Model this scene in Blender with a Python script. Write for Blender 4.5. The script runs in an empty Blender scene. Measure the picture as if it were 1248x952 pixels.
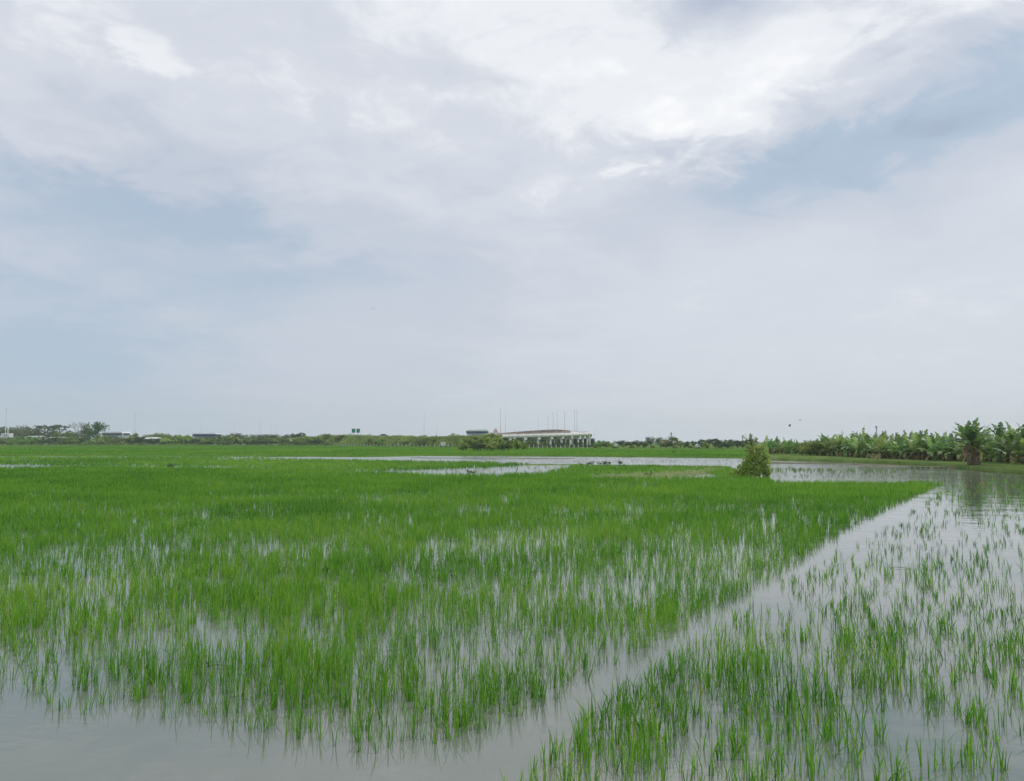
import bpy, bmesh, math, random
import numpy as np
from mathutils import Vector, Matrix

sc = bpy.context.scene
COL = sc.collection
R = math.radians
rng = np.random.default_rng(7)
random.seed(7)

# ------------------------------------------------------------------ camera geometry (eye height 2 m, 68 degree lens)
H, F, CX, CY = 2.0, 925.0, 624.0, 476.0
PITCH = math.atan(62.0 / F)
CA, SA = math.cos(PITCH), math.sin(PITCH)

def ray(px, py):
    a, b = (px - CX) / F, (CY - py) / F
    return a, CA - b * SA, SA + b * CA

def G(px, py, z=0.0):                      # ground point seen at a pixel
    x, y, w = ray(px, py)
    t = (z - H) / w
    return (x * t, y * t)

def pt(px, py, Y):                         # point at ground distance Y seen at a pixel
    x, y, w = ray(px, py)
    t = Y / y
    return Vector((x * t, Y, H + w * t))

def to_px(x, y, z=0.0):                    # numpy friendly projection
    dep = y * CA + (z - H) * SA
    v = -y * SA + (z - H) * CA
    return CX + F * x / dep, CY - F * v / dep

# ------------------------------------------------------------------ node helpers
def new_mat(name):
    m = bpy.data.materials.new(name)
    m.use_nodes = True
    nt = m.node_tree
    nt.nodes.clear()
    return m, nt

def nd(nt, t, **kw):
    n = nt.nodes.new(t)
    for k, v in kw.items():
        if k in n.inputs.keys():
            n.inputs[k].default_value = v
        else:
            setattr(n, k, v)
    return n

def ramp(nt, fac, stops, interp='LINEAR'):
    n = nt.nodes.new('ShaderNodeValToRGB')
    cr = n.color_ramp
    cr.interpolation = interp
    while len(cr.elements) < len(stops):
        cr.elements.new(0.5)
    for e, (p, c) in zip(cr.elements, stops):
        e.position = p
        e.color = (*c, 1)
    nt.links.new(fac, n.inputs[0])
    return n.outputs[0]

def math_(nt, op, a, b=None, c=None, clamp=False):
    n = nt.nodes.new('ShaderNodeMath')
    n.operation = op
    n.use_clamp = clamp
    for i, v in enumerate((a, b, c)):
        if v is None:
            continue
        if isinstance(v, (int, float)):
            n.inputs[i].default_value = v
        else:
            nt.links.new(v, n.inputs[i])
    return n.outputs[0]

def plain(name, col, rough=0.6, metal=0.0, var=0.12, scale=1.5, spec=0.4):
    m, nt = new_mat(name)
    tc = nd(nt, 'ShaderNodeTexCoord')
    no = nd(nt, 'ShaderNodeTexNoise', Scale=scale, Detail=5.0, Roughness=0.65)
    nt.links.new(tc.outputs['Object'], no.inputs['Vector'])
    lo = tuple(max(0, c * (1 - var * 2.2)) for c in col)
    hi = tuple(min(1, c * (1 + var)) for c in col)
    c = ramp(nt, no.outputs[0], [(0.3, lo), (0.62, hi)])
    b = nd(nt, 'ShaderNodeBsdfPrincipled', Roughness=rough, Metallic=metal)
    b.inputs['Specular IOR Level'].default_value = spec
    nt.links.new(c, b.inputs['Base Color'])
    o = nd(nt, 'ShaderNodeOutputMaterial')
    nt.links.new(b.outputs[0], o.inputs[0])
    return m

def leafy(name, stops, rough=0.5, trans=0.35, spec=0.3, tgain=1.25, obvar=0.25):
    """foliage: tint per leaf from the 'tint' attribute, small change from plant to plant, light let through"""
    m, nt = new_mat(name)
    at = nd(nt, 'ShaderNodeAttribute', attribute_name='tint')
    c = ramp(nt, at.outputs['Fac'], stops)
    oi = nd(nt, 'ShaderNodeObjectInfo')
    hs = nd(nt, 'ShaderNodeHueSaturation')
    v = math_(nt, 'MULTIPLY_ADD', oi.outputs['Random'], obvar * 2, 1 - obvar)
    hh = math_(nt, 'MULTIPLY_ADD', oi.outputs['Random'], 0.05 * obvar / 0.25, 0.5 - 0.025 * obvar / 0.25)
    nt.links.new(v, hs.inputs['Value'])
    nt.links.new(hh, hs.inputs['Hue'])
    nt.links.new(c, hs.inputs['Color'])
    b = nd(nt, 'ShaderNodeBsdfPrincipled', Roughness=rough)
    b.inputs['Specular IOR Level'].default_value = spec
    nt.links.new(hs.outputs[0], b.inputs['Base Color'])
    t = nd(nt, 'ShaderNodeBsdfTranslucent')
    g = nd(nt, 'ShaderNodeMixRGB', blend_type='MULTIPLY')
    g.inputs[0].default_value = 1
    g.inputs[2].default_value = (tgain, tgain * 1.05, tgain * 0.6, 1)
    nt.links.new(hs.outputs[0], g.inputs[1])
    nt.links.new(g.outputs[0], t.inputs[0])
    mx = nd(nt, 'ShaderNodeMixShader')
    mx.inputs[0].default_value = trans
    nt.links.new(b.outputs[0], mx.inputs[1])
    nt.links.new(t.outputs[0], mx.inputs[2])
    o = nd(nt, 'ShaderNodeOutputMaterial')
    nt.links.new(mx.outputs[0], o.inputs[0])
    return m

M = {}
M['rice'] = leafy('rice_leaf', [(0, (0.044, 0.146, 0.022)), (0.5, (0.138, 0.345, 0.036)), (0.9, (0.27, 0.47, 0.06)), (1, (0.36, 0.38, 0.11))], 0.5, 0.45, 0.16, 1.35, 0.0)
M['dry'] = leafy('dry_stubble', [(0, (0.32, 0.38, 0.17)), (1, (0.62, 0.62, 0.40))], 0.7, 0.4, 0.2, 1.0, 0.0)
M['reed'] = leafy('dark_reed', [(0, (0.05, 0.09, 0.03)), (1, (0.13, 0.20, 0.05))], 0.6, 0.3, 0.2, 1.0, 0.0)
M['bankgrass'] = leafy('bank_grass', [(0, (0.08, 0.18, 0.025)), (0.7, (0.17, 0.31, 0.05)), (1, (0.34, 0.38, 0.15))], 0.6, 0.35, 0.2, 1.1, 0.0)
M['tree_dark'] = leafy('tree_leaf_dark', [(0, (0.045, 0.085, 0.035)), (0.6, (0.085, 0.155, 0.055)), (1, (0.16, 0.22, 0.09))], 0.5, 0.35)
M['tree_grey'] = leafy('tree_leaf_grey_green', [(0, (0.085, 0.115, 0.06)), (0.6, (0.15, 0.19, 0.095)), (1, (0.24, 0.27, 0.15))], 0.55, 0.35)
M['shrub_light'] = leafy('shrub_leaf_light', [(0, (0.07, 0.14, 0.03)), (0.5, (0.18, 0.31, 0.06)), (1, (0.38, 0.46, 0.14))], 0.5, 0.42)
M['weed_light'] = leafy('weed_leaf_light', [(0, (0.13, 0.20, 0.05)), (0.5, (0.29, 0.40, 0.11)), (1, (0.50, 0.55, 0.24))], 0.5, 0.42)
M['shrub_olive'] = leafy('shrub_leaf_olive', [(0, (0.09, 0.13, 0.04)), (0.6, (0.20, 0.25, 0.075)), (1, (0.38, 0.37, 0.16))], 0.55, 0.4)
M['banana'] = leafy('banana_leaf', [(0, (0.065, 0.14, 0.045)), (0.5, (0.18, 0.30, 0.095)), (0.93, (0.42, 0.50, 0.25)), (1, (0.42, 0.33, 0.18))], 0.36, 0.42, 0.6, 1.25, 0.25)
M['banana_dark'] = leafy('banana_leaf_dark', [(0, (0.05, 0.12, 0.05)), (0.6, (0.14, 0.25, 0.10)), (1, (0.34, 0.42, 0.20))], 0.36, 0.4, 0.55, 1.25, 0.0)
M['bark'] = plain('bark', (0.15, 0.12, 0.09), 0.9, scale=4)
M['bark_pale'] = plain('pale_bark', (0.38, 0.36, 0.32), 0.9, scale=4)
M['stem'] = plain('banana_stem', (0.16, 0.13, 0.085), 0.8, var=0.35, scale=6)
M['concrete'] = plain('concrete', (0.80, 0.79, 0.77), 0.85, var=0.12, scale=0.7)
M['concrete_dark'] = plain('weathered_concrete', (0.33, 0.31, 0.30), 0.9, var=0.2, scale=0.5)
M['brown_panel'] = plain('brown_barrier', (0.30, 0.24, 0.20), 0.85, var=0.2, scale=0.4)
M['white'] = plain('white_paint', (0.78, 0.79, 0.79), 0.5, var=0.05)
M['offwhite'] = plain('offwhite_wall', (0.60, 0.62, 0.60), 0.7, var=0.1)
M['blue'] = plain('blue_fascia', (0.03, 0.055, 0.20), 0.4, var=0.1)
M['hall'] = plain('pale_blue_wall', (0.62, 0.68, 0.72), 0.5, var=0.1)
M['glass'] = plain('dark_glazing', (0.06, 0.10, 0.12), 0.15, var=0.1, spec=0.6)
M['metal'] = plain('galvanised_steel', (0.30, 0.32, 0.34), 0.5, 0.4)
M['sign_green'] = plain('sign_green', (0.015, 0.24, 0.19), 0.45, var=0.08)
M['roof_red'] = plain('red_tile_roof', (0.50, 0.33, 0.27), 0.8, var=0.15)
M['roof_grey'] = plain('grey_sheet_roof', (0.45, 0.46, 0.45), 0.6, var=0.12)
M['dark'] = plain('dark_timber', (0.05, 0.05, 0.045), 0.8)
M['bird'] = plain('bird_plumage', (0.035, 0.035, 0.04), 0.7, scale=8)
M['straw'] = plain('wet_straw', (0.11, 0.13, 0.05), 0.7)
M['asphalt'] = plain('asphalt', (0.06, 0.06, 0.06), 0.9)
M['carpaint'] = plain('grey_car_paint', (0.16, 0.17, 0.19), 0.3)
M['rubber'] = plain('rubber', (0.02, 0.02, 0.02), 0.9)

def ground_mat(name, a, b, c, scale):
    m, nt = new_mat(name)
    tc = nd(nt, 'ShaderNodeTexCoord')
    n1 = nd(nt, 'ShaderNodeTexNoise', Scale=scale, Detail=8.0, Roughness=0.7)
    n2 = nd(nt, 'ShaderNodeTexNoise', Scale=scale * 9, Detail=4.0, Roughness=0.6)
    nt.links.new(tc.outputs['Object'], n1.inputs['Vector'])
    nt.links.new(tc.outputs['Object'], n2.inputs['Vector'])
    f = math_(nt, 'ADD', math_(nt, 'MULTIPLY', n1.outputs[0], 0.6), math_(nt, 'MULTIPLY', n2.outputs[0], 0.4))
    col = ramp(nt, f, [(0.36, a), (0.5, b), (0.66, c)])
    bs = nd(nt, 'ShaderNodeBsdfPrincipled', Roughness=0.9)
    bs.inputs['Specular IOR Level'].default_value = 0.1
    nt.links.new(col, bs.inputs['Base Color'])
    bp = nd(nt, 'ShaderNodeBump', Strength=0.6, Distance=0.05)
    nt.links.new(n2.outputs[0], bp.inputs['Height'])
    nt.links.new(bp.outputs[0], bs.inputs['Normal'])
    o = nd(nt, 'ShaderNodeOutputMaterial')
    nt.links.new(bs.outputs[0], o.inputs[0])
    return m
M['land'] = ground_mat('grassy_land', (0.06, 0.13, 0.02), (0.10, 0.20, 0.03), (0.17, 0.24, 0.06), 0.12)
M['bank'] = ground_mat('bank_soil_and_grass', (0.08, 0.15, 0.03), (0.14, 0.22, 0.05), (0.26, 0.27, 0.12), 0.5)
M['mud'] = ground_mat('mud', (0.10, 0.09, 0.06), (0.16, 0.15, 0.10), (0.20, 0.20, 0.11), 0.8)
M['embank'] = ground_mat('embankment_grass', (0.09, 0.15, 0.035), (0.18, 0.26, 0.06), (0.33, 0.36, 0.15), 0.2)

# water: murky silt body under a fresnel mirror with slight ripples
def water_mat():
    m, nt = new_mat('flood_water')
    tc = nd(nt, 'ShaderNodeTexCoord')
    n0 = nd(nt, 'ShaderNodeTexNoise', Scale=0.3, Detail=7.0, Roughness=0.62, Distortion=0.6)
    nt.links.new(tc.outputs['Object'], n0.inputs['Vector'])
    col = ramp(nt, n0.outputs[0], [(0.35, (0.125, 0.155, 0.125)), (0.65, (0.195, 0.206, 0.170))])
    n1 = nd(nt, 'ShaderNodeTexNoise', Scale=5.0, Detail=2.5, Roughness=0.5)
    n2 = nd(nt, 'ShaderNodeTexNoise', Scale=0.9, Detail=2.0, Roughness=0.5)
    mp = nd(nt, 'ShaderNodeMapping')
    mp.inputs['Scale'].default_value = (0.8, 1.3, 1)
    nt.links.new(tc.outputs['Object'], mp.inputs['Vector'])
    nt.links.new(mp.outputs[0], n1.inputs['Vector'])
    nt.links.new(mp.outputs[0], n2.inputs['Vector'])
    n3 = nd(nt, 'ShaderNodeTexNoise', Scale=2.2, Detail=3.0, Roughness=0.6)
    nt.links.new(mp.outputs[0], n3.inputs['Vector'])
    n4 = nd(nt, 'ShaderNodeTexNoise', Scale=0.12, Detail=2.0, Roughness=0.5)
    nt.links.new(tc.outputs['Object'], n4.inputs['Vector'])
    sx = nd(nt, 'ShaderNodeSeparateXYZ'); nt.links.new(tc.outputs['Object'], sx.inputs[0])
    wind = math_(nt, 'MULTIPLY', math_(nt, 'SUBTRACT', sx.outputs[1], 30.0), 1 / 18.0, clamp=True)
    wind = math_(nt, 'MULTIPLY', wind, math_(nt, 'MULTIPLY_ADD', n4.outputs[0], 2.4, 0.3))
    hgt = math_(nt, 'ADD', math_(nt, 'MULTIPLY', n1.outputs[0], 0.25), n2.outputs[0])
    hgt = math_(nt, 'ADD', hgt, math_(nt, 'MULTIPLY', n3.outputs[0], wind))
    bp = nd(nt, 'ShaderNodeBump', Strength=1.0, Distance=0.011)
    nt.links.new(hgt, bp.inputs['Height'])
    bs = nd(nt, 'ShaderNodeBsdfPrincipled', Roughness=0.012, IOR=1.8)
    bs.inputs['Specular IOR Level'].default_value = 0.5
    rg = math_(nt, 'MULTIPLY_ADD', math_(nt, 'MULTIPLY', wind, 0.07), 1.0, 0.012)
    nt.links.new(rg, bs.inputs['Roughness'])
    nt.links.new(col, bs.inputs['Base Color'])
    nt.links.new(bp.outputs[0], bs.inputs['Normal'])
    o = nd(nt, 'ShaderNodeOutputMaterial')
    nt.links.new(bs.outputs[0], o.inputs[0])
    return m
M['water'] = water_mat()

# ------------------------------------------------------------------ object helpers
def tag(o, label=None, cat=None, group=None, kind=None):
    if label: o['label'] = label
    if cat: o['category'] = cat
    if group: o['group'] = group
    if kind: o['kind'] = kind
    return o

def thing(name, label, cat, loc=(0, 0, 0), rz=0.0, group=None):
    o = bpy.data.objects.new(name, None)
    o.empty_display_size = 0.2
    COL.objects.link(o)
    o.location = loc
    o.rotation_euler = (0, 0, rz)
    return tag(o, label, cat, group)

def link(name, me, parent=None):
    o = bpy.data.objects.new(name, me)
    COL.objects.link(o)
    o.parent = parent
    return o

def mesh_np(name, V, Fq, mat, tint=None, smooth=False):
    """V (n,3), Fq (m,k) faces all with k corners"""
    me = bpy.data.meshes.new(name)
    V = np.asarray(V, dtype=np.float32); Fq = np.asarray(Fq, dtype=np.int32)
    k = Fq.shape[1]
    me.vertices.add(len(V)); me.vertices.foreach_set('co', V.ravel())
    me.loops.add(Fq.size); me.loops.foreach_set('vertex_index', Fq.ravel())
    me.polygons.add(len(Fq))
    me.polygons.foreach_set('loop_start', np.arange(len(Fq), dtype=np.int32) * k)
    if smooth:
        me.polygons.foreach_set('use_smooth', np.ones(len(Fq), dtype=bool))
    if tint is not None:
        a = me.attributes.new('tint', 'FLOAT', 'POINT')
        a.data.foreach_set('value', np.asarray(tint, dtype=np.float32))
    me.materials.append(mat)
    me.update()
    me.validate()
    return me

class MB:
    def __init__(s): s.bm = bmesh.new()
    def box(s, c, d, rz=0.0, bevel=0.0):
        r = bmesh.ops.create_cube(s.bm, size=1.0, matrix=Matrix.Translation(c) @ Matrix.Rotation(rz, 4, 'Z') @ Matrix.Diagonal((*d, 1)))
        if bevel:
            es = list({e for v in r['verts'] for e in v.link_edges})
            bmesh.ops.bevel(s.bm, geom=es, offset=bevel, segments=2, profile=0.5, affect='EDGES')
        return s
    def tube(s, p, q, r0, r1=None, n=8):
        p, q = Vector(p), Vector(q)
        d = q - p
        m = Matrix.Translation((p + q) / 2) @ d.to_track_quat('Z', 'Y').to_matrix().to_4x4()
        bmesh.ops.create_cone(s.bm, cap_ends=True, segments=n, radius1=r0, radius2=r0 if r1 is None else r1, depth=d.length, matrix=m)
        return s
    def prism(s, prof, y0, y1):            # profile in x,z swept along y
        a = [s.bm.verts.new((x, y0, z)) for x, z in prof]
        b = [s.bm.verts.new((x, y1, z)) for x, z in prof]
        n = len(prof)
        s.bm.faces.new(a); s.bm.faces.new(b[::-1])
        for i in range(n):
            s.bm.faces.new((a[i], b[i], b[(i + 1) % n], a[(i + 1) % n]))
        return s
    def build(s, name, mat, parent=None, smooth=False):
        bmesh.ops.recalc_face_normals(s.bm, faces=s.bm.faces)
        me = bpy.data.meshes.new(name)
        s.bm.to_mesh(me); s.bm.free()
        me.materials.append(mat)
        if smooth:
            for p in me.polygons: p.use_smooth = True
        return link(name, me, parent)

def dup(root, loc, rz=0.0, scale=None, label=None, cat=None, group=None):
    r = root.copy(); COL.objects.link(r)
    r.location = loc; r.rotation_euler = (0, 0, rz)
    if scale is not None: r.scale = scale
    tag(r, label, cat, group)
    for ch in list(root.children):
        c = ch.copy(); COL.objects.link(c); c.parent = r
        for g in ch.children:
            e = g.copy(); COL.objects.link(e); e.parent = c
    return r

def in_poly(px, py, poly):
    inside = np.zeros(len(px), dtype=bool)
    n = len(poly)
    for i in range(n):
        x1, y1 = poly[i]; x2, y2 = poly[(i + 1) % n]
        if y1 == y2: continue
        c = ((y1 > py) != (y2 > py)) & (px < (x2 - x1) * (py - y1) / (y2 - y1) + x1)
        inside ^= c
    return inside

_lat = rng.random((64, 64))
def vnoise(x, y):
    xi = np.floor(x).astype(int); yi = np.floor(y).astype(int)
    fx = x - xi; fy = y - yi
    fx = fx * fx * (3 - 2 * fx); fy = fy * fy * (3 - 2 * fy)
    g = lambda a, b: _lat[a % 64, b % 64]
    return (g(xi, yi) * (1 - fx) + g(xi + 1, yi) * fx) * (1 - fy) + (g(xi, yi + 1) * (1 - fx) + g(xi + 1, yi + 1) * fx) * fy
def fbm(x, y, o=3):
    v, a, t = 0, 1, 0
    for i in range(o):
        v = v + a * vnoise(x * 2 ** i + 17 * i, y * 2 ** i + 5 * i); t += a; a *= 0.5
    return v / t

# ------------------------------------------------------------------ blades
def blades(bx, by, bz, h, w, lean, az, seg, tint):
    """one curved ribbon per entry; returns verts, quads, tint"""
    n = len(bx)
    ts = np.linspace(0, 1, seg + 1)
    side = az + math.pi / 2 + rng.normal(0, 0.7, n)
    V = np.zeros((n, (seg + 1) * 2, 3), dtype=np.float32)
    for i, t in enumerate(ts):
        off = lean * h * t ** 1.9
        wz = h * (t - 0.28 * np.abs(lean) * t ** 2)
        ww = w * (0.75 + 0.5 * t) * (1 - t ** 2.2) * 0.5 + 0.0002
        cx = bx + np.cos(az) * off; cy = by + np.sin(az) * off
        for k, sg in ((0, -1), (1, 1)):
            V[:, i * 2 + k, 0] = cx + np.cos(side) * ww * sg
            V[:, i * 2 + k, 1] = cy + np.sin(side) * ww * sg
            V[:, i * 2 + k, 2] = bz + wz
    base = np.arange(n)[:, None] * ((seg + 1) * 2)
    q = np.concatenate([base + np.array([[2 * i, 2 * i + 1, 2 * i + 3, 2 * i + 2]]) for i in range(seg)], axis=0)
    tip = np.where(rng.random(n) < 0.22, rng.uniform(0.2, 0.6, n), 0.06)      # some leaves yellow towards the tip
    tt = tint[:, None] + tip[:, None] * np.repeat(ts, 2)[None, :] ** 3
    return V.reshape(-1, 3), q, np.clip(tt, 0, 1).ravel()

def plants(x, y, z, h, nb, w, spread, leanm, seg, tint):
    """nb blades per plant"""
    n = len(x)
    rep = lambda a: np.repeat(a, nb)
    k = n * nb
    az = rng.uniform(0, 2 * math.pi, k)
    r = rng.uniform(0, 1, k) * spread if np.isscalar(spread) else rng.uniform(0, 1, k) * rep(spread)
    hh = rep(h) * rng.uniform(0.55, 1.08, k)
    lean = np.abs(rng.normal(0, leanm, k)) + 0.04
    lean = np.where(rng.random(k) < 0.09, lean + 0.6, lean)
    ww = rep(w) * rng.uniform(0.7, 1.25, k)
    tt = np.clip(rep(tint) + rng.normal(0, 0.23, k), 0, 1)
    tt = np.where(rng.random(k) < 0.012, 1.0, np.minimum(tt, 0.93))
    return blades(rep(x) + np.cos(az) * r, rep(y) + np.sin(az) * r, rep(z) - 0.03, hh, ww, lean, az, seg, tt)

def join(parts):
    Vs, Qs, Ts, o = [], [], [], 0
    for V, q, t in parts:
        if len(V) == 0: continue
        Vs.append(V); Qs.append(q + o); Ts.append(t); o += len(V)
    return np.concatenate(Vs), np.concatenate(Qs), np.concatenate(Ts)

def sample_polar(n_at, r0, r1, half=0.72):
    """random ground points with density n_at(r) per square metre"""
    rs = np.exp(np.linspace(math.log(r0), math.log(r1), 400))
    pdf = n_at(rs) * rs * 2 * half
    cum = np.concatenate([[0], np.cumsum((pdf[1:] + pdf[:-1]) / 2 * np.diff(rs))])
    N = int(cum[-1])
    r = np.interp(rng.random(N) * cum[-1], cum, rs)
    a = rng.uniform(-half, half, N)
    return r * np.sin(a), r * np.cos(a), r

# ------------------------------------------------------------------ the setting: ground, water, banks
def sheet(name, poly, z, mat, drop=0.0, kind='structure'):
    bm = bmesh.new()
    vs = [bm.verts.new((x, y, z)) for x, y in poly]
    f = bm.faces.new(vs)
    if f.normal.z < 0: f.normal_flip()
    if drop:
        lo = [bm.verts.new((x, y, z - drop)) for x, y in poly]
        for i in range(len(vs)):
            j = (i + 1) % len(vs)
            bm.faces.new((vs[i], vs[j], lo[j], lo[i]))
    bmesh.ops.triangulate(bm, faces=[f])
    bmesh.ops.recalc_face_normals(bm, faces=bm.faces)
    me = bpy.data.meshes.new(name); bm.to_mesh(me); bm.free()
    me.materials.append(mat)
    o = link(name, me)
    o['kind'] = kind
    return o

sheet('ground', [(-1500, -60), (1500, -60), (1500, 1500), (-1500, 1500)], -0.45, M['mud'])
sheet('water', [(-500, -50), (500, -50), (500, 400), (-500, 400)], 0.0, M['water'])

def wobble(line, amp, step=14):
    out = []
    for (x0, y0), (x1, y1) in zip(line[:-1], line[1:]):
        n = max(1, int(abs(x1 - x0) / step))
        for i in range(n):
            t = i / n
            out.append((x0 + (x1 - x0) * t, y0 + (y1 - y0) * t + random.uniform(-amp, amp)))
    out.append(line[-1])
    return out

LAND_FRONT = wobble([(-420, 555), (-60, 556), (180, 556.3), (320, 556.6), (450, 556.9), (520, 555.6), (620, 556), (780, 557.4), (905, 558.6), (980, 559.2), (1060, 561.8), (1110, 563.6),
              (1160, 566.5), (1200, 571), (1248, 573.5), (1340, 577.5), (1500, 584)], 0.18)
def strip_land(name, front, back, z, drop, mat):
    """land between a front line and a back line of as many points, with a low step down at the front"""
    n = len(front)
    V = [(x, y - 0.25, z - drop) for x, y in front] + [(x, y, z) for x, y in front] + [(x, y, z) for x, y in back] + [(x, y, z - drop) for x, y in back]
    Q = [(r * n + i, r * n + i + 1, (r + 1) * n + i + 1, (r + 1) * n + i) for r in range(3) for i in range(n - 1)]
    o = link(name, mesh_np(name, V, Q, mat)); o['kind'] = 'structure'
    return o
lf = [(-1490, 150), *[G(*p) for p in LAND_FRONT], (70, 38), (1490, 30)]
strip_land('terrain', lf, [(-1490 + 2980 * i / (len(lf) - 1), 1490) for i in range(len(lf))], 0.10, 0.4, M['land'])

# raised bank under the banana rows
bank_px = wobble([(938, 557.6), (1000, 558.8), (1060, 560.8), (1120, 563.2), (1165, 566), (1205, 570), (1260, 573), (1420, 580)], 0.2)
bk = [G(x, y, 0.3) for x, y in bank_px]
bk.append((75, 52))
ba = Vector(G(938, 549.5, 0.3)); bb = Vector((95, 110))
strip_land('bank', bk, [tuple(ba.lerp(bb, i / (len(bk) - 1))) for i in range(len(bk))], 0.28, 0.34, M['bank'])

def bund(name, line, width, z, mat):
    pts = [Vector((*G(x, y), 0)) for x, y in wobble(line, 0.12, 10)]
    L, Rr = [], []
    for i, p in enumerate(pts):
        d = (pts[min(i + 1, len(pts) - 1)] - pts[max(i - 1, 0)]).normalized()
        n = Vector((-d.y, d.x, 0)); w = width * random.uniform(0.6, 1.25)
        L.append((p + n * w / 2)); Rr.append((p - n * w / 2))
    V, Q = [], []
    for a, b in zip(L, Rr):
        m = (a + b) / 2
        V += [(a.x, a.y, -0.1), (m.x, m.y, z * random.uniform(0.5, 1.2)), (b.x, b.y, -0.1)]
    for i in range(len(pts) - 1):
        k = i * 3
        Q += [(k, k + 1, k + 4, k + 3), (k + 1, k + 2, k + 5, k + 4)]
    o = link(name, mesh_np(name, V, Q, mat, smooth=True)); o['kind'] = 'structure'
bund('bund', [(934, 564.8), (1000, 565.6), (1060, 567), (1110, 568.6), (1170, 571)], 0.9, 0.10, M['mud'])
bund('bund', [(640, 566.6), (700, 567.0), (780, 567.6), (890, 569.5)], 0.9, 0.09, M['bank'])
bund('bund', [(735, 582), (790, 580.5), (840, 577), (880, 574.5)], 1.8, 0.10, M['bank'])
bund('bund', [(500, 558.2), (545, 558.6), (600, 559.5), (700, 559.0)], 0.7, 0.06, M['mud'])

# ------------------------------------------------------------------ rice (stuff): one object per paddy
A_BOTTOM = [(-180, 838), (-60, 842), (0, 846), (60, 862), (100, 874), (200, 884), (300, 893), (400, 912), (455, 924), (550, 910), (620, 880), (700, 840), (750, 811), (830, 770),
            (900, 731), (960, 696), (1010, 659), (1060, 632), (1100, 612), (1140, 594)]
A_TOP = [(1150, 589.5), (1060, 590), (944, 589), (935, 585), (880, 582), (800, 584), (740, 584), (700, 578), (640, 578.5), (600, 580), (540, 579.5), (470, 577.5), (400, 574.0), (200, 570), (0, 569), (-260, 568)]
B_LEFT = [(545, 1010), (632, 950), (690, 905), (755, 848), (826, 800), (880, 766), (944, 718), (1008, 682), (1070, 652), (1110, 624), (1152, 597)]
B_POLY = B_LEFT + [(1170, 586), (1290, 584), (1480, 600), (1600, 1010)]
C_POLY = [(-260, 557.2), (310, 557.6), (400, 560.4), (500, 562.4), (600, 564), (648, 566.6), (600, 569.5), (500, 573.3), (450, 575.5), (380, 573.0), (200, 568.6), (0, 566.6), (-260, 565)]
D_POLY = [(700, 568.2), (780, 568.8), (890, 570.5), (915, 582), (880, 582), (860, 576), (820, 577.5), (780, 579.5), (720, 579.5), (660, 578), (690, 571)]
I_POLY = [(728, 581.5), (780, 579.5), (830, 577), (864, 572.8), (885, 573.2), (862, 577.5), (830, 581.5), (790, 583.5), (732, 584.5)]
FL_POLY = [(-420, 543.2), (395, 543.2), (560, 545.5), (730, 547.3), (742, 548.6), (840, 549.2), (955, 549.8), (985, 556), (955, 559), (905, 558), (780, 556.8), (620, 555.3), (520, 555), (450, 556.2), (180, 555.8), (-420, 554.5)]
J_POLY = [(938, 550.5), (1000, 552.5), (1248, 561), (1420, 566), (1480, 582), (1340, 577), (1248, 573), (1200, 570.6), (1160, 566.2), (1110, 563.2), (1060, 561.4), (980, 558.8), (938, 558.2)]
G_POLY = [(938, 571), (1050, 572.5), (1130, 574), (1040, 577), (938, 576)]
H_POLY = [(560, 556.8), (780, 558.2), (905, 559.6), (905, 569.5), (780, 566.8), (700, 566), (600, 563)]
H2_POLY = [(938, 577), (1040, 577), (1180, 571), (1290, 574), (1290, 586), (1170, 588), (940, 587)]

def gauss(px, py, cx, cy, sx, sy):
    return np.exp(-((px - cx) / sx) ** 2 - ((py - cy) / sy) ** 2)

def soft_edge(px, py, poly, amp):
    """polygon test with a wandering edge"""
    return in_poly(px + rng.normal(0, amp, len(px)), py + rng.normal(0, amp * 0.35, len(px)), poly)

A_THIN = [(150, 835, 150, 40, 0.15), (520, 880, 100, 30, 0.15), (60, 690, 150, 26, 0.45), (200, 668, 120, 14, 0.38), (330, 672, 130, 13, 0.38), (130, 730, 120, 30, 0.55), (245, 790, 120, 26, 0.55), (240, 770, 60, 22, 0.5), (60, 820, 110, 40, 0.45), (330, 835, 60, 30, 0.5),
          (560, 815, 60, 35, 0.35), (500, 722, 90, 16, 0.55), (640, 660, 60, 22, 0.55), (760, 720, 110, 26, 0.6), (850, 690, 90, 30, 0.45), (590, 770, 60, 26, 0.4), (700, 800, 60, 25, 0.2), (455, 870, 60, 30, 0.45),
          (300, 598, 60, 8, 0.5), (480, 606, 110, 7, 0.55), (640, 597, 60, 6, 0.5), (720, 594, 50, 5, 0.55), (760, 592, 50, 4, 0.5), (600, 620, 60, 8, 0.35), (900, 620, 80, 8, 0.35), (700, 632, 60, 10, 0.4), (90, 600, 120, 6, 0.3), (820, 640, 120, 16, 0.35), (960, 640, 50, 12, 0.45)]
A_DENSE = [(400, 760, 110, 60, 1.0), (360, 850, 40, 40, 1.0), (210, 838, 45, 30, 0.15), (640, 745, 70, 30, 0.6), (300, 720, 70, 22, 0.7), (820, 745, 40, 30, 0.6), (740, 660, 60, 18, 0.4)]

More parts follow.
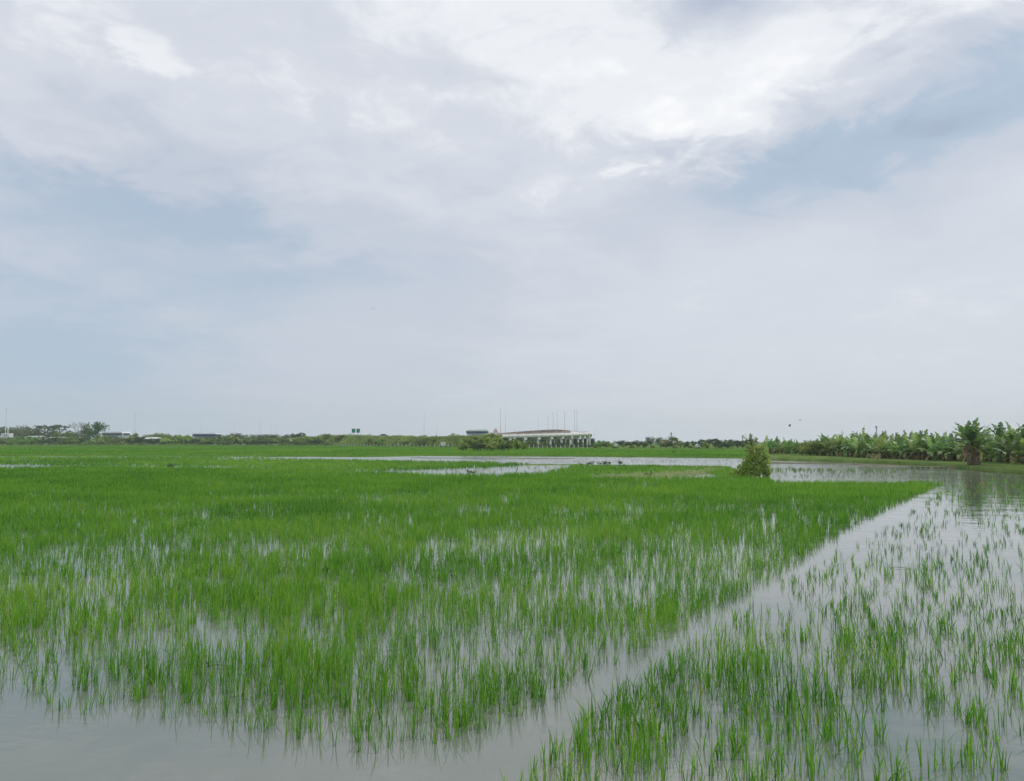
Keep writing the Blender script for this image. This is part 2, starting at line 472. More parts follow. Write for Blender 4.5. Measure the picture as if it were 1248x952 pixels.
near_n = lambda r: np.where(r < 12, 190.0, 190.0 * (12 / r) ** 1.15)
x, y, r = sample_polar(near_n, 2.6, 68.0, 0.78)
px, py = to_px(x, y)
inA = soft_edge(px, py, A_BOTTOM + A_TOP, 3.0 * np.clip((py - 560) / 250, 0.1, 1.2))
dens = 0.72 + 0.25 * np.clip((650 - py) / 50, 0, 1) - 0.14 * np.clip((py - 640) / 60, 0, 1) - 0.10 * np.clip((px - 480) / 250, 0, 1) * np.clip((py - 590) / 40, 0, 1)
for cx, cy, sx, sy, a in A_THIN: dens = dens * (1 - a * gauss(px, py, cx, cy, sx, sy))
for cx, cy, sx, sy, a in A_DENSE: dens = dens + a * 0.6 * gauss(px, py, cx, cy, sx, sy)
cl = 0.48 * fbm(x * 1.3, y * 1.3, 3) + 0.52 * fbm(x * 5.0 + 3, y * 1.9 + 11, 2); cl2 = fbm(x * 0.35 + 9, y * 0.35 + 3, 2)
dens = dens * np.clip(0.40 + 3.2 * (cl - 0.32), 0.12, 1.8) * np.clip(0.65 + 1.0 * (cl2 - 0.2), 0.5, 1.3)
edge = np.clip((np.interp(px, [p[0] for p in A_BOTTOM], [p[1] for p in A_BOTTOM]) - py) / 55 / np.clip((py - 560) / 300, 0.15, 1) * np.where(px > 500, 2.4, 1.25), np.where(px > 500, 0.6, 0.42), 1)
dens = dens * edge
keepA = inA & (rng.random(len(x)) < dens)

def rice_object(name, label, group, x, y, r, hmean, nb_near, mat, leanm=0.16, tint0=0.40, wbase=0.0064, cat='rice crop', z=0.0, bands=None, hk=None):
    parts = []
    tv = tint0 + (fbm(x * 0.5, y * 0.5, 2) - 0.5) * 0.5 + (fbm(x * 0.07 + 3, y * 0.05 + 8, 2) - 0.5) * 0.5
    hv = hmean * (0.78 + 0.44 * fbm(x * 0.9 + 4, y * 0.9, 2)) * rng.uniform(0.72, 1.2, len(x)) * (1 if hk is None else hk)
    for lo, hi, seg, nb, wk in bands or ((0, 9, 4, nb_near, 1.0), (9, 18, 3, nb_near, 1.12), (18, 30, 2, nb_near, 1.5), (30, 2000, 2, nb_near, 2.3)):
        s = (r >= lo) & (r < hi)
        if not s.any(): continue
        w = wbase * wk * np.ones(s.sum())
        if lo >= 30: w = w * np.maximum(1, r[s] / 42)
        parts.append(plants(x[s], y[s], np.full(s.sum(), z), hv[s], nb, w, 0.025 * max(1, wk) if lo < 30 else 0.05 * r[s] / 30, leanm, seg, tv[s]))
    V, Q, T = join(parts)
    o = link(name, mesh_np(name, V, Q, mat, T, smooth=True))
    tag(o, label, cat, group, 'stuff')
    return o

rice_object('rice_crop', 'dense young green rice standing in the large flooded paddy at centre', None, x[keepA], y[keepA], r[keepA], 0.275, 6, M['rice'], 0.2, hk=0.62 + 0.38 * edge[keepA])

inB = soft_edge(px, py, B_POLY, 2.6 * np.clip((py - 560) / 250, 0.1, 1.2))
cl = fbm(x * 5.5 + 31, y * 4.0 + 8, 3); cl2 = fbm(x * 0.4 + 2, y * 0.4 + 50, 2)
tuft = np.clip((cl - 0.52) * 5.0, 0, 1)
densB = (0.24 + 0.44 * tuft) * np.clip(0.4 + 1.4 * (cl2 - 0.2), 0.3, 1.3)
densB = densB * np.clip((py - 580) / 230, 0.28, 1.0)
densB = densB + 0.38 * gauss(px, py, 800, 880, 160, 80) * (0.5 + tuft) + 0.35 * gauss(px, py, 980, 850, 170, 90) * (0.2 + tuft) + 0.18 * gauss(px, py, 1000, 960, 330, 80) * (0.4 + tuft)
densB = densB * (1 - 0.7 * gauss(px, py, 1120, 905, 60, 30)) * (1 - 0.6 * gauss(px, py, 860, 900, 25, 40))
for cx, cy, sx, sy in ((1028, 775, 18, 22), (1082, 778, 14, 22), (1065, 830, 20, 30), (905, 845, 26, 40), (1185, 890, 18, 30), (1210, 795, 16, 18), (1130, 700, 14, 14), (1180, 800, 16, 12), (990, 855, 20, 30)):
    densB = densB + 0.4 * gauss(px, py, cx, cy, sx, sy)
dl = px - np.interp(py, [p[1] for p in B_LEFT][::-1], [p[0] for p in B_LEFT][::-1])
densB = densB * (1 + 0.9 * np.exp(-(dl / 90) ** 2) * np.clip((py - 740) / 80, 0, 1))
densB = densB * np.clip(0.80 + 0.25 * (py - 720) / 110, 0.80, 1.05)
keepB = inB & (rng.random(len(x)) < densB)
# tufts grow taller where they are thick
rice_object('rice_crop', 'sparse rice tufts with open water between them in the right-hand paddy', None, x[keepB], y[keepB], r[keepB], 0.22, 4, M['rice'], 0.2, 0.36, 0.0084, hk=0.8 + 0.45 * np.clip(densB[keepB], 0, 1))

far_n = lambda r: 16 * (55 / r) ** 1.9
FB = ((0, 2000, 2, 5, 2.6),)
xf, yf, rf = sample_polar(far_n, 34.0, 345.0, 0.74)
pf, qf = to_px(xf, yf)
bands_far = ((30, 2000, 2, 5, 2.6),)
c1 = fbm(xf * 0.12, yf * 0.12, 3)
s = (soft_edge(pf, qf, C_POLY, 0.6) | (in_poly(pf, qf, [(480, 574), (600, 569), (690, 569), (690, 577), (600, 579), (480, 577)]) & (rng.random(len(xf)) < 0.07))) & (rng.random(len(xf)) < np.clip(0.4 + 2.2 * (c1 - 0.25), 0.2, 1))
rice_object('rice_crop', 'flat green rice in the middle paddy between two strips of open water', None, xf[s], yf[s], rf[s], 0.30, 5, M['rice'], bands=bands_far)
s = soft_edge(pf, qf, D_POLY, 0.5)
rice_object('rice_crop', 'small wedge of green rice to the left of the lone shrub', None, xf[s], yf[s], rf[s], 0.30, 5, M['rice'], bands=bands_far)
s = soft_edge(pf, qf, I_POLY, 0.8) & (rng.random(len(xf)) < 0.75)
rice_object('dry_grass', 'pale dry grass along the low bund left of the lone shrub', None, xf[s], yf[s], rf[s], 0.34, 6, M['dry'], bands=bands_far, cat='dry grass')
s = in_poly(pf, qf, FL_POLY)
rice_object('rice_crop', 'far green rice on the strip below the tree line and viaduct', None, xf[s], yf[s], rf[s], 0.32, 5, M['rice'], bands=((30, 2000, 1, 5, 2.6),), z=0.10)
s = soft_edge(pf, qf, J_POLY, 0.9) & (rng.random(len(xf)) < np.clip(3.0 * (fbm(xf * 0.5, yf * 0.5, 3) - 0.25), 0.1, 1))
rice_object('grass', 'short pale green grass on the bank below the banana plants', None, xf[s], yf[s], rf[s], 0.27, 5, M['bankgrass'], 0.3, 0.5, bands=bands_far, z=0.2, cat='grass')
s = soft_edge(pf, qf, G_POLY, 0.6) & (rng.random(len(xf)) < 0.22)
rice_object('reeds', 'thin dark green reeds standing in water right of the lone shrub', None, xf[s], yf[s], rf[s], 0.30, 4, M['bankgrass'], bands=bands_far, cat='reeds')
s = soft_edge(pf, qf, H_POLY, 0.5) & (rng.random(len(xf)) < 0.24 * (fbm(xf * 0.1, yf * 0.5, 2) > 0.42))
rice_object('rice_stubble', 'dark sparse stubble poking out of the water strip left of the lone shrub', None, xf[s], yf[s], rf[s], 0.15, 3, M['reed'], 0.3, bands=((30, 2000, 1, 3, 2.6),), cat='stubble')
s = soft_edge(pf, qf, H2_POLY, 0.5) & (rng.random(len(xf)) < 0.26 * (fbm(xf * 0.3, yf * 0.5, 2) > 0.40))
rice_object('rice_stubble', 'dark sparse stubble in the open water below the banana bank', None, xf[s], yf[s], rf[s], 0.2, 3, M['reed'], 0.3, bands=((30, 2000, 1, 3, 2.2),), cat='stubble')

# ------------------------------------------------------------------ leaf-card plants
def cards(centres, size, tint, droop=0.0, aspect=0.55):
    """diamond leaves at the given centres with random attitude"""
    C_ = np.asarray(centres); n = len(C_)
    a = rng.normal(0, 1, (n, 3)); a[:, 2] *= 0.7; a[:, 2] -= droop
    a /= np.linalg.norm(a, axis=1)[:, None]
    b = np.cross(a, rng.normal(0, 1, (n, 3))); b /= np.linalg.norm(b, axis=1)[:, None]
    s = (size * rng.uniform(0.6, 1.3, n))[:, None]
    V = np.stack([C_ - a * s * 0.5, C_ + b * s * aspect * 0.5, C_ + a * s * 0.5, C_ - b * s * aspect * 0.5], 1).reshape(-1, 3)
    Q = np.arange(n * 4).reshape(n, 4)
    return V, Q, np.repeat(np.clip(tint, 0, 1), 4)

def crown_points(n_cl, n_leaf, cx, rx, rz, cz, cl_r, flat=1.0, low=-0.8):
    ctr = []
    while len(ctr) < n_cl:
        v = np.array([random.uniform(-1, 1), random.uniform(-1, 1), random.uniform(low, 1)])
        d = np.linalg.norm(v)
        if 0.35 < d < 1.0: ctr.append(v * (rx, rx, rz) + (cx[0], cx[1], cz))
    P, T = [], []
    for c in ctr:
        k = int(n_leaf / n_cl * random.uniform(0.5, 1.5))
        rr = cl_r * random.uniform(0.6, 1.25)
        d = rng.normal(0, 1, (k, 3)); d /= np.linalg.norm(d, axis=1)[:, None]
        q = d * (rng.random(k) ** 0.45)[:, None] * rr * (1, 1, 0.7 * flat)
        P.append(c + q); T.append(np.full(k, random.uniform(0.2, 0.75)) + rng.normal(0, 0.17, k))
    return ctr, np.concatenate(P), np.concatenate(T)

def make_tree(name, label, cat, h, w, trunk_h, n_cl, n_leaf, leaf, mat, bark, flat=1.0, group=None, cl_r=None, trunk_r=None, part='crown'):
    root = thing(name, label, cat, group=group)
    rz = (h - trunk_h) / 2 * 0.82
    cz = trunk_h + (h - trunk_h) / 2
    ctr, P, T = crown_points(n_cl, n_leaf, (0, 0), w / 2 * 0.78, rz, cz, cl_r or w * 0.2, flat)
    tr = trunk_r or h * 0.028
    mb = MB()
    fork = Vector((random.uniform(-.03, .03) * h, random.uniform(-.03, .03) * h, max(trunk_h * 0.9, h * 0.12)))
    mb.tube((0, 0, -0.1), fork, tr * 1.3, tr)
    for c in ctr[:9]:
        mid = fork.lerp(Vector(c), 0.5) + Vector((0, 0, -h * 0.03))
        mb.tube(fork, mid, tr * 0.6, tr * 0.4, 6); mb.tube(mid, c, tr * 0.4, tr * 0.15, 6)
    mb.build('trunk', bark, root, True)
    V, Q, Tn = cards(P, np.full(len(P), leaf), T)
    link(part, mesh_np(part, V, Q, mat, Tn), root)
    return root

far = (0, -900, 0)    # prototypes get moved to their first spot, never left here
protos = {}
used = set()
def proto(kind):
    if kind in protos: return protos[kind]
    k = kind
    if k == 'broad': t = make_tree('tree', '', 'tree', 1.0, 1.15, 0.26, 20, 1500, 0.075, M['tree_dark'], M['bark'])
    elif k == 'broad2': t = make_tree('tree', '', 'tree', 1.0, 1.0, 0.2, 17, 1500, 0.08, M['tree_dark'], M['bark'])
    elif k == 'grey': t = make_tree('tree', '', 'tree', 1.0, 1.05, 0.2, 20, 1500, 0.075, M['tree_grey'], M['bark'])
    elif k == 'grey2': t = make_tree('tree', '', 'tree', 1.0, 1.25, 0.15, 22, 1600, 0.08, M['tree_grey'], M['bark'])
    elif k == 'umbrella': t = make_tree('tree', '', 'tree', 1.0, 0.95, 0.66, 9, 420, 0.07, M['tree_dark'], M['bark'], 0.5, cl_r=0.16)
    elif k == 'conic': t = make_tree('tree', '', 'tree', 1.0, 0.55, 0.1, 12, 700, 0.075, M['tree_dark'], M['bark'], cl_r=0.14)
    elif k == 'shrub': t = make_tree('shrub', '', 'shrub', 1.0, 1.3, 0.06, 16, 1500, 0.10, M['shrub_light'], M['bark'], part='foliage')
    elif k == 'shrub2': t = make_tree('shrub', '', 'shrub', 1.0, 1.6, 0.05, 18, 1500, 0.11, M['shrub_olive'], M['bark'], part='foliage')
    elif k == 'shrub3': t = make_tree('shrub', '', 'shrub', 1.0, 1.35, 0.06, 16, 1500, 0.10, M['tree_dark'], M['bark'], part='foliage')
    elif k == 'bigleaf': t = make_tree('shrub', '', 'shrub', 1.0, 1.25, 0.08, 16, 600, 0.20, M['weed_light'], M['bark'], part='foliage')
    elif k == 'weed': t = make_tree('weed_clump', '', 'weeds', 1.0, 1.5, 0.03, 9, 160, 0.22, M['tree_dark'], M['bark'], part='foliage')
    protos[k] = t
    return t

def put(kind, px, ytop, Y, label, wscale=1.0, group=None, z0=0.1, cat=None, ybase=None):
    """a plant whose top is seen at pixel row ytop, standing at distance Y"""
    p = pt(px, ytop, Y)
    h = p.z - z0
    t = proto(kind)
    loc = (p.x, Y, z0)
    rz = random.uniform(0, 6.28)
    scale = (h * wscale, h * wscale, h)
    if kind not in used:
        used.add(kind)
        t.location = loc; t.rotation_euler = (0, 0, rz); t.scale = scale
        t['label'] = label
        if group: t['group'] = group
        if cat: t['category'] = cat
        return t
    o = dup(t, loc, rz, scale, label, cat)
    if group: o['group'] = group
    elif 'group' in o.keys(): del o['group']
    return o

GT = 'trees in the far left tree line'
LT = 'hazy tree among others in the far left tree line'
# --- left tree line, 380-450 m off
put('broad', 118, 513, 375, 'large dark tree with a full crown right beside the bare tree', 1.0)
put('broad2', 107, 521, 385, 'smaller dark tree filling the gap below the bare tree', 1.2)
put('grey', 38, 516.5, 430, 'broad hazy grey-green tree with a domed top behind the low grey roofs', 1.45)
put('grey2', 17, 519.5, 440, 'flat-topped hazy tree just right of the white cabin masts', 1.25)
put('grey2', 1, 519, 430, 'hazy tree cut by the left frame edge behind the white cabin', 1.1)
put('umbrella', 54.5, 517.5, 420, 'leftmost of three flat-topped umbrella trees in the far tree line', 1.0)
put('umbrella', 65, 517.3, 425, 'middle one of three flat-topped umbrella trees in the far tree line', 0.7)
put('umbrella', 74.5, 517, 415, 'rightmost of three flat-topped umbrella trees, nearest the bare tree', 1.1)
for px_, yt, Y, k, ws in ((28, 524, 410, 'grey', 1.3), (48, 523, 415, 'grey2', 1.2), (60, 526, 400, 'grey', 1.3), (66, 524, 405, 'broad2', 1.1), (80, 525, 395, 'grey', 1.3), (88, 527, 400, 'broad', 1.3), (72, 526, 385, 'shrub', 1.3), (83, 524, 410, 'grey2', 1.0),
                          (96, 528, 380, 'grey', 1.4), (-20, 520, 420, 'grey', 1.3), (-45, 518, 430, 'grey2', 1.3), (-70, 522, 410, 'broad', 1.2)):
    put(k, px_, yt, Y, LT, ws, GT)
GS = 'shrubs along the foot of the left tree line'
LS = 'low green shrub at the far edge of the rice below the tree line'
for i in range(84):
    px_ = -30 + i * 5.1 + random.uniform(-3, 3)
    if px_ > 392: break
    put(random.choice(['shrub3', 'shrub', 'shrub', 'shrub2', 'bigleaf']), px_, random.choice((random.uniform(530.5, 534), random.uniform(533, 538))), random.uniform(343, 358), LS, random.uniform(1.0, 1.6), GS)
for px_, yt in ((121, 530.5), (128, 531.5), (134, 532), (140, 533), (232, 531), (239, 533), (246, 533.5), (253, 533), (260, 532)):
    put(random.choice(['shrub3', 'shrub', 'grey2']), px_, yt, 366, 'bush partly hiding a blue edged toll canopy in the far tree line', 1.2, 'bushes hiding the far canopies')
put('bigleaf', 163, 528.5, 352, 'dark spiky palm-like bush right of the white roofed canopy', 1.1)
put('shrub3', 172, 530.5, 350, 'dark rounded bush touching the spiky palm-like bush', 1.1)
for px_, yt, ws in ((188, 528, 1.8), (198, 528.6, 1.4), (180, 530.5, 1.2)):
    put('shrub2', px_, yt, 372, 'broad olive green bush mound right of the spiky palm-like bush', ws, 'olive bush mounds')
for px_, yt, k in ((207, 530, 'shrub'), (214, 528.5, 'shrub3'), (222, 529.5, 'shrub3'), (229, 530.5, 'shrub'), (272, 528, 'shrub3'), (268, 530.5, 'shrub')):
    put(k, px_, yt, 365, 'green bush beside the blue edged canopy in the far tree line', 1.0, 'bushes beside the blue edged canopy')
put('grey', 285.5, 526.2, 400, 'left one of two small hazy trees close together right of the blue canopy', 0.75)
put('grey', 291.5, 526.8, 400, 'right one of two small hazy trees close together right of the blue canopy', 0.75)
for px_, yt, k, ws in ((300, 529, 'grey2', 1.3), (311, 528.2, 'grey', 1.2), (322, 528.6, 'grey2', 1.3), (331, 527.8, 'grey', 1.3), (338, 529, 'grey', 1.1), (346, 530.2, 'broad', 1.3), (378, 531, 'grey', 1.5), (386, 532, 'grey2', 1.4)):
    put(k, px_, yt, 410, 'hazy low tree behind the pale walls left of the dark pointed tree', ws, 'hazy trees behind the pale walls')
put('conic', 368, 525.3, 400, 'dark tree with a pointed top in the far tree line', 1.3)
put('broad', 357, 528.0, 402, 'dark rounded tree left against the pointed tree', 1.4)
put('broad2', 363, 528.4, 404, 'dark tree squeezed between the rounded and the pointed tree', 1.2)
put('shrub3', 312, 535.2, 344, 'leftmost of three dark round bushes below the pale walls', 1.3)
put('shrub3', 321, 536.2, 344, 'middle one of three dark round bushes below the pale walls', 1.2)
put('shrub3', 331, 536, 344, 'rightmost of three dark round bushes below the pale walls', 1.5)

# bare tree
t = thing('bare_tree', 'leafless pale tree with thin upswept branches left of the dark tree', 'tree', (pt(97, 541, 370).x, 370, 0.1))
mb = MB(); hb = pt(97, 512.5, 370).z - 0.1
mb.tube((0, 0, -0.1), (0.1, 0, hb * 0.35), 0.32, 0.24)
br = MB()
def branch(m, p, d, L, r, depth):
    q = p + d * L
    m.tube(p, q, r, r * 0.6, 5)
    if depth:
        for _ in range(3):
            nd_ = (d + Vector((random.uniform(-.75, .75), random.uniform(-.75, .75), random.uniform(0, .5)))).normalized()
            branch(m, q, nd_, L * random.uniform(0.6, 0.85), r * 0.62, depth - 1)
for a in (-0.55, -0.15, 0.2, 0.6):
    branch(br, Vector((0.1, 0, hb * 0.33)), Vector((a, random.uniform(-.3, .3), 1)).normalized(), hb * 0.24, 0.17, 3)
mb.build('trunk', M['bark_pale'], t, True); br.build('branches', M['bark_pale'], t, True)

# --- embankment of the toll road (terrain) with its vegetation
EMB = [(330, 402, 2.5), (372, 395, 4.2), (400, 352, 4.6), (440, 332, 4.7), (480, 305, 4.1), (520, 282, 3.75), (560, 258, 3.9), (600, 242, 4.05), (612, 239, 4.1)]
V, Q = [], []
prof = [(-9.5, 0.0), (-7.0, 0.30), (-4.5, 0.72), (-2.6, 0.97), (0.0, 1.0), (9.0, 1.0), (17.0, 0.0)]
epts = []
for (p0, y0, z0), (p1, y1, z1) in zip(EMB[:-1], EMB[1:]):
    for i in range(6):
        t_ = i / 6; epts.append((p0 + (p1 - p0) * t_, y0 + (y1 - y0) * t_, z0 + (z1 - z0) * t_))
epts.append(EMB[-1])
for p0, y0, z0 in epts:
    X = (p0 - CX) / F * y0
    for dy, k in prof:
        V.append((X + random.uniform(-.2, .2), y0 + dy + random.uniform(-.3, .3) * (k < 0.98), 0.05 + z0 * k - (0.55 if k == 1.0 else 0.5 * k) + random.uniform(-.12, .12) * (0.1 < k < 0.98)))
np_ = len(prof)
for i in range(len(epts) - 1):
    for j in range(np_ - 1):
        a = i * np_ + j
        Q.append((a, a + np_, a + np_ + 1, a + 1))
o = link('embankment', mesh_np('embankment', V, Q, M['embank'], smooth=True)); o['kind'] = 'structure'
# road surface and low concrete parapet on the embankment top
def strip(name, off0, off1, dz0, dz1, mat):
    V, Q = [], []
    for p0, y0, z0 in epts:
        X = (p0 - CX) / F * y0
        zt = z0 - 0.5
        V += [(X, y0 + off0, zt + dz0), (X, y0 + off0, zt + dz1), (X, y0 + off1, zt + dz1), (X, y0 + off1, zt + dz0)]
    for i in range(len(epts) - 1):
        a = i * 4
        for j in range(4):
            Q.append((a + j, a + (j + 1) % 4, a + 4 + (j + 1) % 4, a + 4 + j))
    return link(name, mesh_np(name, V, Q, mat))
o = strip('road', 0.5, 8.8, -0.2, 0.045, M['asphalt']); o['kind'] = 'structure'
tag(strip('parapet', -0.05, 0.25, -0.15, 0.55, M['concrete_dark']), 'long low grey concrete parapet along the top of the green embankment', 'parapet')

# ground cover on the slope (stuff)
n = 26000
i_ = rng.integers(0, len(epts) - 1, n); tt_ = rng.random(n)
E = np.array(epts)
pp = E[i_] * (1 - tt_[:, None]) + E[i_ + 1] * tt_[:, None]
u = rng.random(n)
dy = -9.5 + 8.6 * u
k = np.interp(dy, [a for a, b in prof], [b for a, b in prof])
X = (pp[:, 0] - CX) / F * pp[:, 1]
lump = np.clip(fbm(X * 0.25, dy * 0.5 + pp[:, 1] * 0.1, 3) - 0.42, 0, 1) * 3.2
Z = 0.05 + pp[:, 2] * k - 0.5 * k + 0.1 + rng.random(n) * (0.25 + lump)
V, Q, T = cards(np.stack([X, pp[:, 1] + dy, Z], 1), np.full(n, 0.5), 0.15 + 0.55 * fbm(X * 0.3 + 7, dy * 0.3, 2) + rng.normal(0, 0.2, n) + 0.1 * lump)
o = link('ground_cover', mesh_np('ground_cover', V, Q, M['weed_light'], T)); tag(o, 'tangled light green weeds covering the slope of the embankment', 'weeds', None, 'stuff')

n = 9000
X = rng.uniform(-330, -78, n); Yw = rng.uniform(338, 346, n)
Z = 0.1 + rng.random(n) ** 1.3 * (0.5 + 1.6 * np.clip(fbm(X * 0.15, Yw * 0.1, 2) - 0.3, 0, 1))
V, Q, T = cards(np.stack([X, Yw, Z], 1), np.full(n, 0.55), 0.1 + 0.5 * fbm(X * 0.2, Yw * 0.3, 2) + rng.normal(0, 0.2, n))
o = link('ground_cover', mesh_np('ground_cover', V, Q, M['shrub_light'], T)); tag(o, 'strip of rank weeds along the foot of the left tree line', 'weeds', None, 'stuff')

GE = 'shrubs on the embankment slope'
for i in range(30):
    px_ = 385 + i * 6.4 + random.uniform(-3, 3)
    Yb = np.interp(px_, [e[0] for e in epts], [e[1] for e in epts])
    dy_ = random.uniform(-10.5, -4.5)
    z_ = float(np.interp(dy_, [a for a, b in prof], [b for a, b in prof])) * 3.4
    top = random.uniform(533.2, 538.5)
    put(random.choice(['shrub', 'shrub2', 'bigleaf', 'bigleaf']), px_, top, Yb + dy_, 'low bush on the green embankment slope left of the viaduct', random.uniform(1.0, 1.7), GE, z0=max(0.1, z_ * 0.55))
put('shrub2', 400, 528.6, 345, 'tall yellow-green bush on the embankment crest left of the green road sign', 1.5, z0=2.5)
put('shrub2', 416, 529.8, 340, 'broad yellow-green bush on the embankment crest just below the green road sign', 2.0, z0=2.5)

# --- big leafy thicket in front of the viaduct's left end
for i, (px_, yt, Y, k, ws) in enumerate(((568, 533.5, 150, 'shrub', 0.9), (577, 532.0, 152, 'bigleaf', 1.0), (586, 533.0, 149, 'shrub', 1.0), (594, 533.6, 152, 'bigleaf', 1.0), (602, 534.6, 150, 'bigleaf', 1.0), (611, 534.0, 151, 'bigleaf', 0.9), (620, 535.8, 152, 'shrub', 1.0),
                           (629, 535.4, 155, 'bigleaf', 0.9), (637, 537.2, 158, 'shrub', 0.9), (565, 538.5, 147, 'bigleaf', 1.1), (582, 539, 146, 'shrub3', 1.1), (598, 540, 146, 'bigleaf', 1.1), (614, 540, 147, 'shrub3', 1.2))):
    put(k, px_, yt, Y, 'leafy bush in the thicket before the left end of the viaduct', ws, 'bushes of the thicket before the viaduct')
for i in range(16):
    px_ = 640 + i * 5.6 + random.uniform(-2, 2)
    put(random.choice(['shrub2', 'shrub3', 'shrub3', 'grey']), px_, random.uniform(537.5, 542.5), random.uniform(205, 222), 'low scrubby bush growing in front of the viaduct piles', random.uniform(0.9, 1.4), 'bushes before the viaduct piles')

# --- right tree line
put('shrub', 731, 536, 215, 'lush green bush just right of the last viaduct pile', 1.2)
put('shrub', 740, 537, 212, 'second lush green bush from the viaduct, lower than its neighbour', 1.2)
for px_, yt, ws, k in ((752, 536.5, 1.1, 'grey'), (760, 536, 1.1, 'grey2'), (768, 537, 1.2, 'grey'), (777, 536, 1.1, 'grey2'), (784, 536.5, 1.2, 'grey'), (786, 540, 1.3, 'grey2')):
    put(k, px_, yt, 225, 'greyish low tree in the row right of the viaduct', ws, 'greyish trees right of the viaduct')
put('grey', 792.5, 531, 228, 'taller rounded tree, left of the twin domes right of the viaduct', 0.95)
put('grey2', 805, 532.2, 226, 'rounded tree with a smooth dome right beside the tallest of the far row', 0.9)
put('shrub2', 819, 532, 220, 'yellowish green tree directly below the thin mast', 1.05)
for px_, yt, k, ws in ((829, 536.5, 'grey', 1.2), (838, 537.5, 'broad2', 1.0), (845, 537, 'broad', 1.0), (835, 540, 'grey2', 1.3), (812, 538, 'shrub2', 1.2)):
    put(k, px_, yt, 222, 'low tree between the yellowish tree and the dark clump', ws, 'low trees left of the dark clump')
for px_, yt, k in ((855, 535, 'broad2'), (863, 534.5, 'broad'), (872, 534, 'broad2'), (880, 534.3, 'shrub3'), (892, 535, 'broad'), (899, 536.2, 'broad2'), (860, 539, 'bigleaf'), (887, 538, 'shrub3'), (905, 536.5, 'broad2'), (876, 539.5, 'shrub3')):
    put(k, px_, yt, 196 if yt < 537 else 188, 'dark green tree in the dense clump left of the lone shrub', 1.15, 'dark trees of the clump left of the lone shrub')
for px_ in (726, 748, 770, 796, 822, 842):
    put('shrub2', px_, 543.3, 205, 'low olive scrub at the foot of the greyish trees', 1.8, 'olive scrub below the greyish trees')
put('weed', 821, 549.0, 118, 'small dark round bush alone on the green strip', 0.75)

# pale bananas / shrubs behind the lone shrub are added with the bananas below

# ------------------------------------------------------------------ the lone shrub (44 m)
LX, LY = G(921, 581)
M['creeper'] = leafy('creeper_leaf', [(0, (0.14, 0.25, 0.045)), (0.5, (0.32, 0.47, 0.09)), (1, (0.55, 0.60, 0.22))], 0.5, 0.45, 0.3, 1.3, 0.0)
M['lone_leaf'] = leafy('lone_shrub_leaf', [(0, (0.15, 0.24, 0.055)), (0.5, (0.34, 0.48, 0.13)), (1, (0.56, 0.55, 0.26))], 0.5, 0.45, 0.3, 1.3, 0.0)
lone = t = thing('lone_shrub', 'tall uneven shrub with a thin spiky top standing alone at the paddy corner', 'shrub', (LX, LY, 0.0))
mb = MB()
stems = [((-0.15, 0, 0), (-0.22, 0.05, 2.35)), ((0.0, 0.05, 0), (0.05, -0.1, 1.8)), ((0.15, -0.05, 0), (0.45, 0.1, 1.7)), ((-0.2, 0.1, 0), (-0.6, 0, 1.0)), ((0.2, 0.1, 0), (0.62, 0, 1.25))]
for a, b in stems:
    m_ = Vector(a).lerp(Vector(b), 0.5) + Vector((random.uniform(-.08, .08), 0, 0))
    mb.tube((a[0], a[1], -0.2), m_, 0.035, 0.025, 6); mb.tube(m_, b, 0.025, 0.008, 6)
for _ in range(26):
    z = random.uniform(1.2, 2.3); a = random.uniform(0, 6.28); L = random.uniform(.12, .3)
    b0 = Vector((-0.19, 0.03, z)); mb.tube(b0, b0 + Vector((math.cos(a) * L, math.sin(a) * L, L * 0.9)), 0.01, 0.004, 5)
mb.build('stems', M['bark'], t, True)
def blob(cx, cz, rx, rz, n):
    d = rng.normal(0, 1, (n, 3)); d /= np.linalg.norm(d, axis=1)[:, None]
    return d * (rng.random(n) ** 0.5)[:, None] * (rx, rx * 0.8, rz) + (cx, 0, cz)
P = np.concatenate([blob(-0.55, 0.42, 0.55, 0.45, 620), blob(-0.3, 0.85, 0.5, 0.5, 520), blob(-1.05, 0.2, 0.5, 0.26, 360), blob(-0.1, 0.35, 0.6, 0.4, 900)])
V, Q, T = cards(P, np.full(len(P), 0.15), 0.5 + rng.normal(0, 0.25, len(P)), 0.2)
link('creeper', mesh_np('creeper', V, Q, M['creeper'], T), t)
P = np.concatenate([blob(0.1, 1.2, 0.6, 0.42, 520), blob(0.5, 0.7, 0.4, 0.6, 620), blob(0.42, 1.5, 0.36, 0.3, 220), blob(-0.25, 1.6, 0.4, 0.32, 260), blob(0.55, 1.15, 0.25, 0.25, 160), blob(0.6, 0.3, 0.3, 0.38, 560)])
V, Q, T = cards(P, np.full(len(P), 0.135), 0.55 + rng.normal(0, 0.28, len(P)), 0.1)
link('foliage', mesh_np('foliage', V, Q, M['lone_leaf'], T), t)
wp, wb = [], MB()
for _ in range(17):
    a = random.uniform(0, 6.28); b0 = Vector((random.uniform(-.5, .5), random.uniform(-.2, .2), random.uniform(1.1, 1.75)))
    b1 = b0 + Vector((math.cos(a) * .3, math.sin(a) * .2, random.uniform(.45, .75)))
    if b1.z > 2.3: b1.z = 2.3
    wb.tube(b0, b1, .008, .003, 5)
    wp += [np.array(b0.lerp(b1, random.uniform(.25, 1.05))) + rng.normal(0, .05, 3) for _ in range(26)]
wb.build('shoots', M['bark'], t)
V, Q, T = cards(wp, np.full(len(wp), .12), .6 + rng.normal(0, .25, len(wp)), -.5, .4)
link('wispy_leaves', mesh_np('wispy_leaves', V, Q, M['lone_leaf'], T), t)
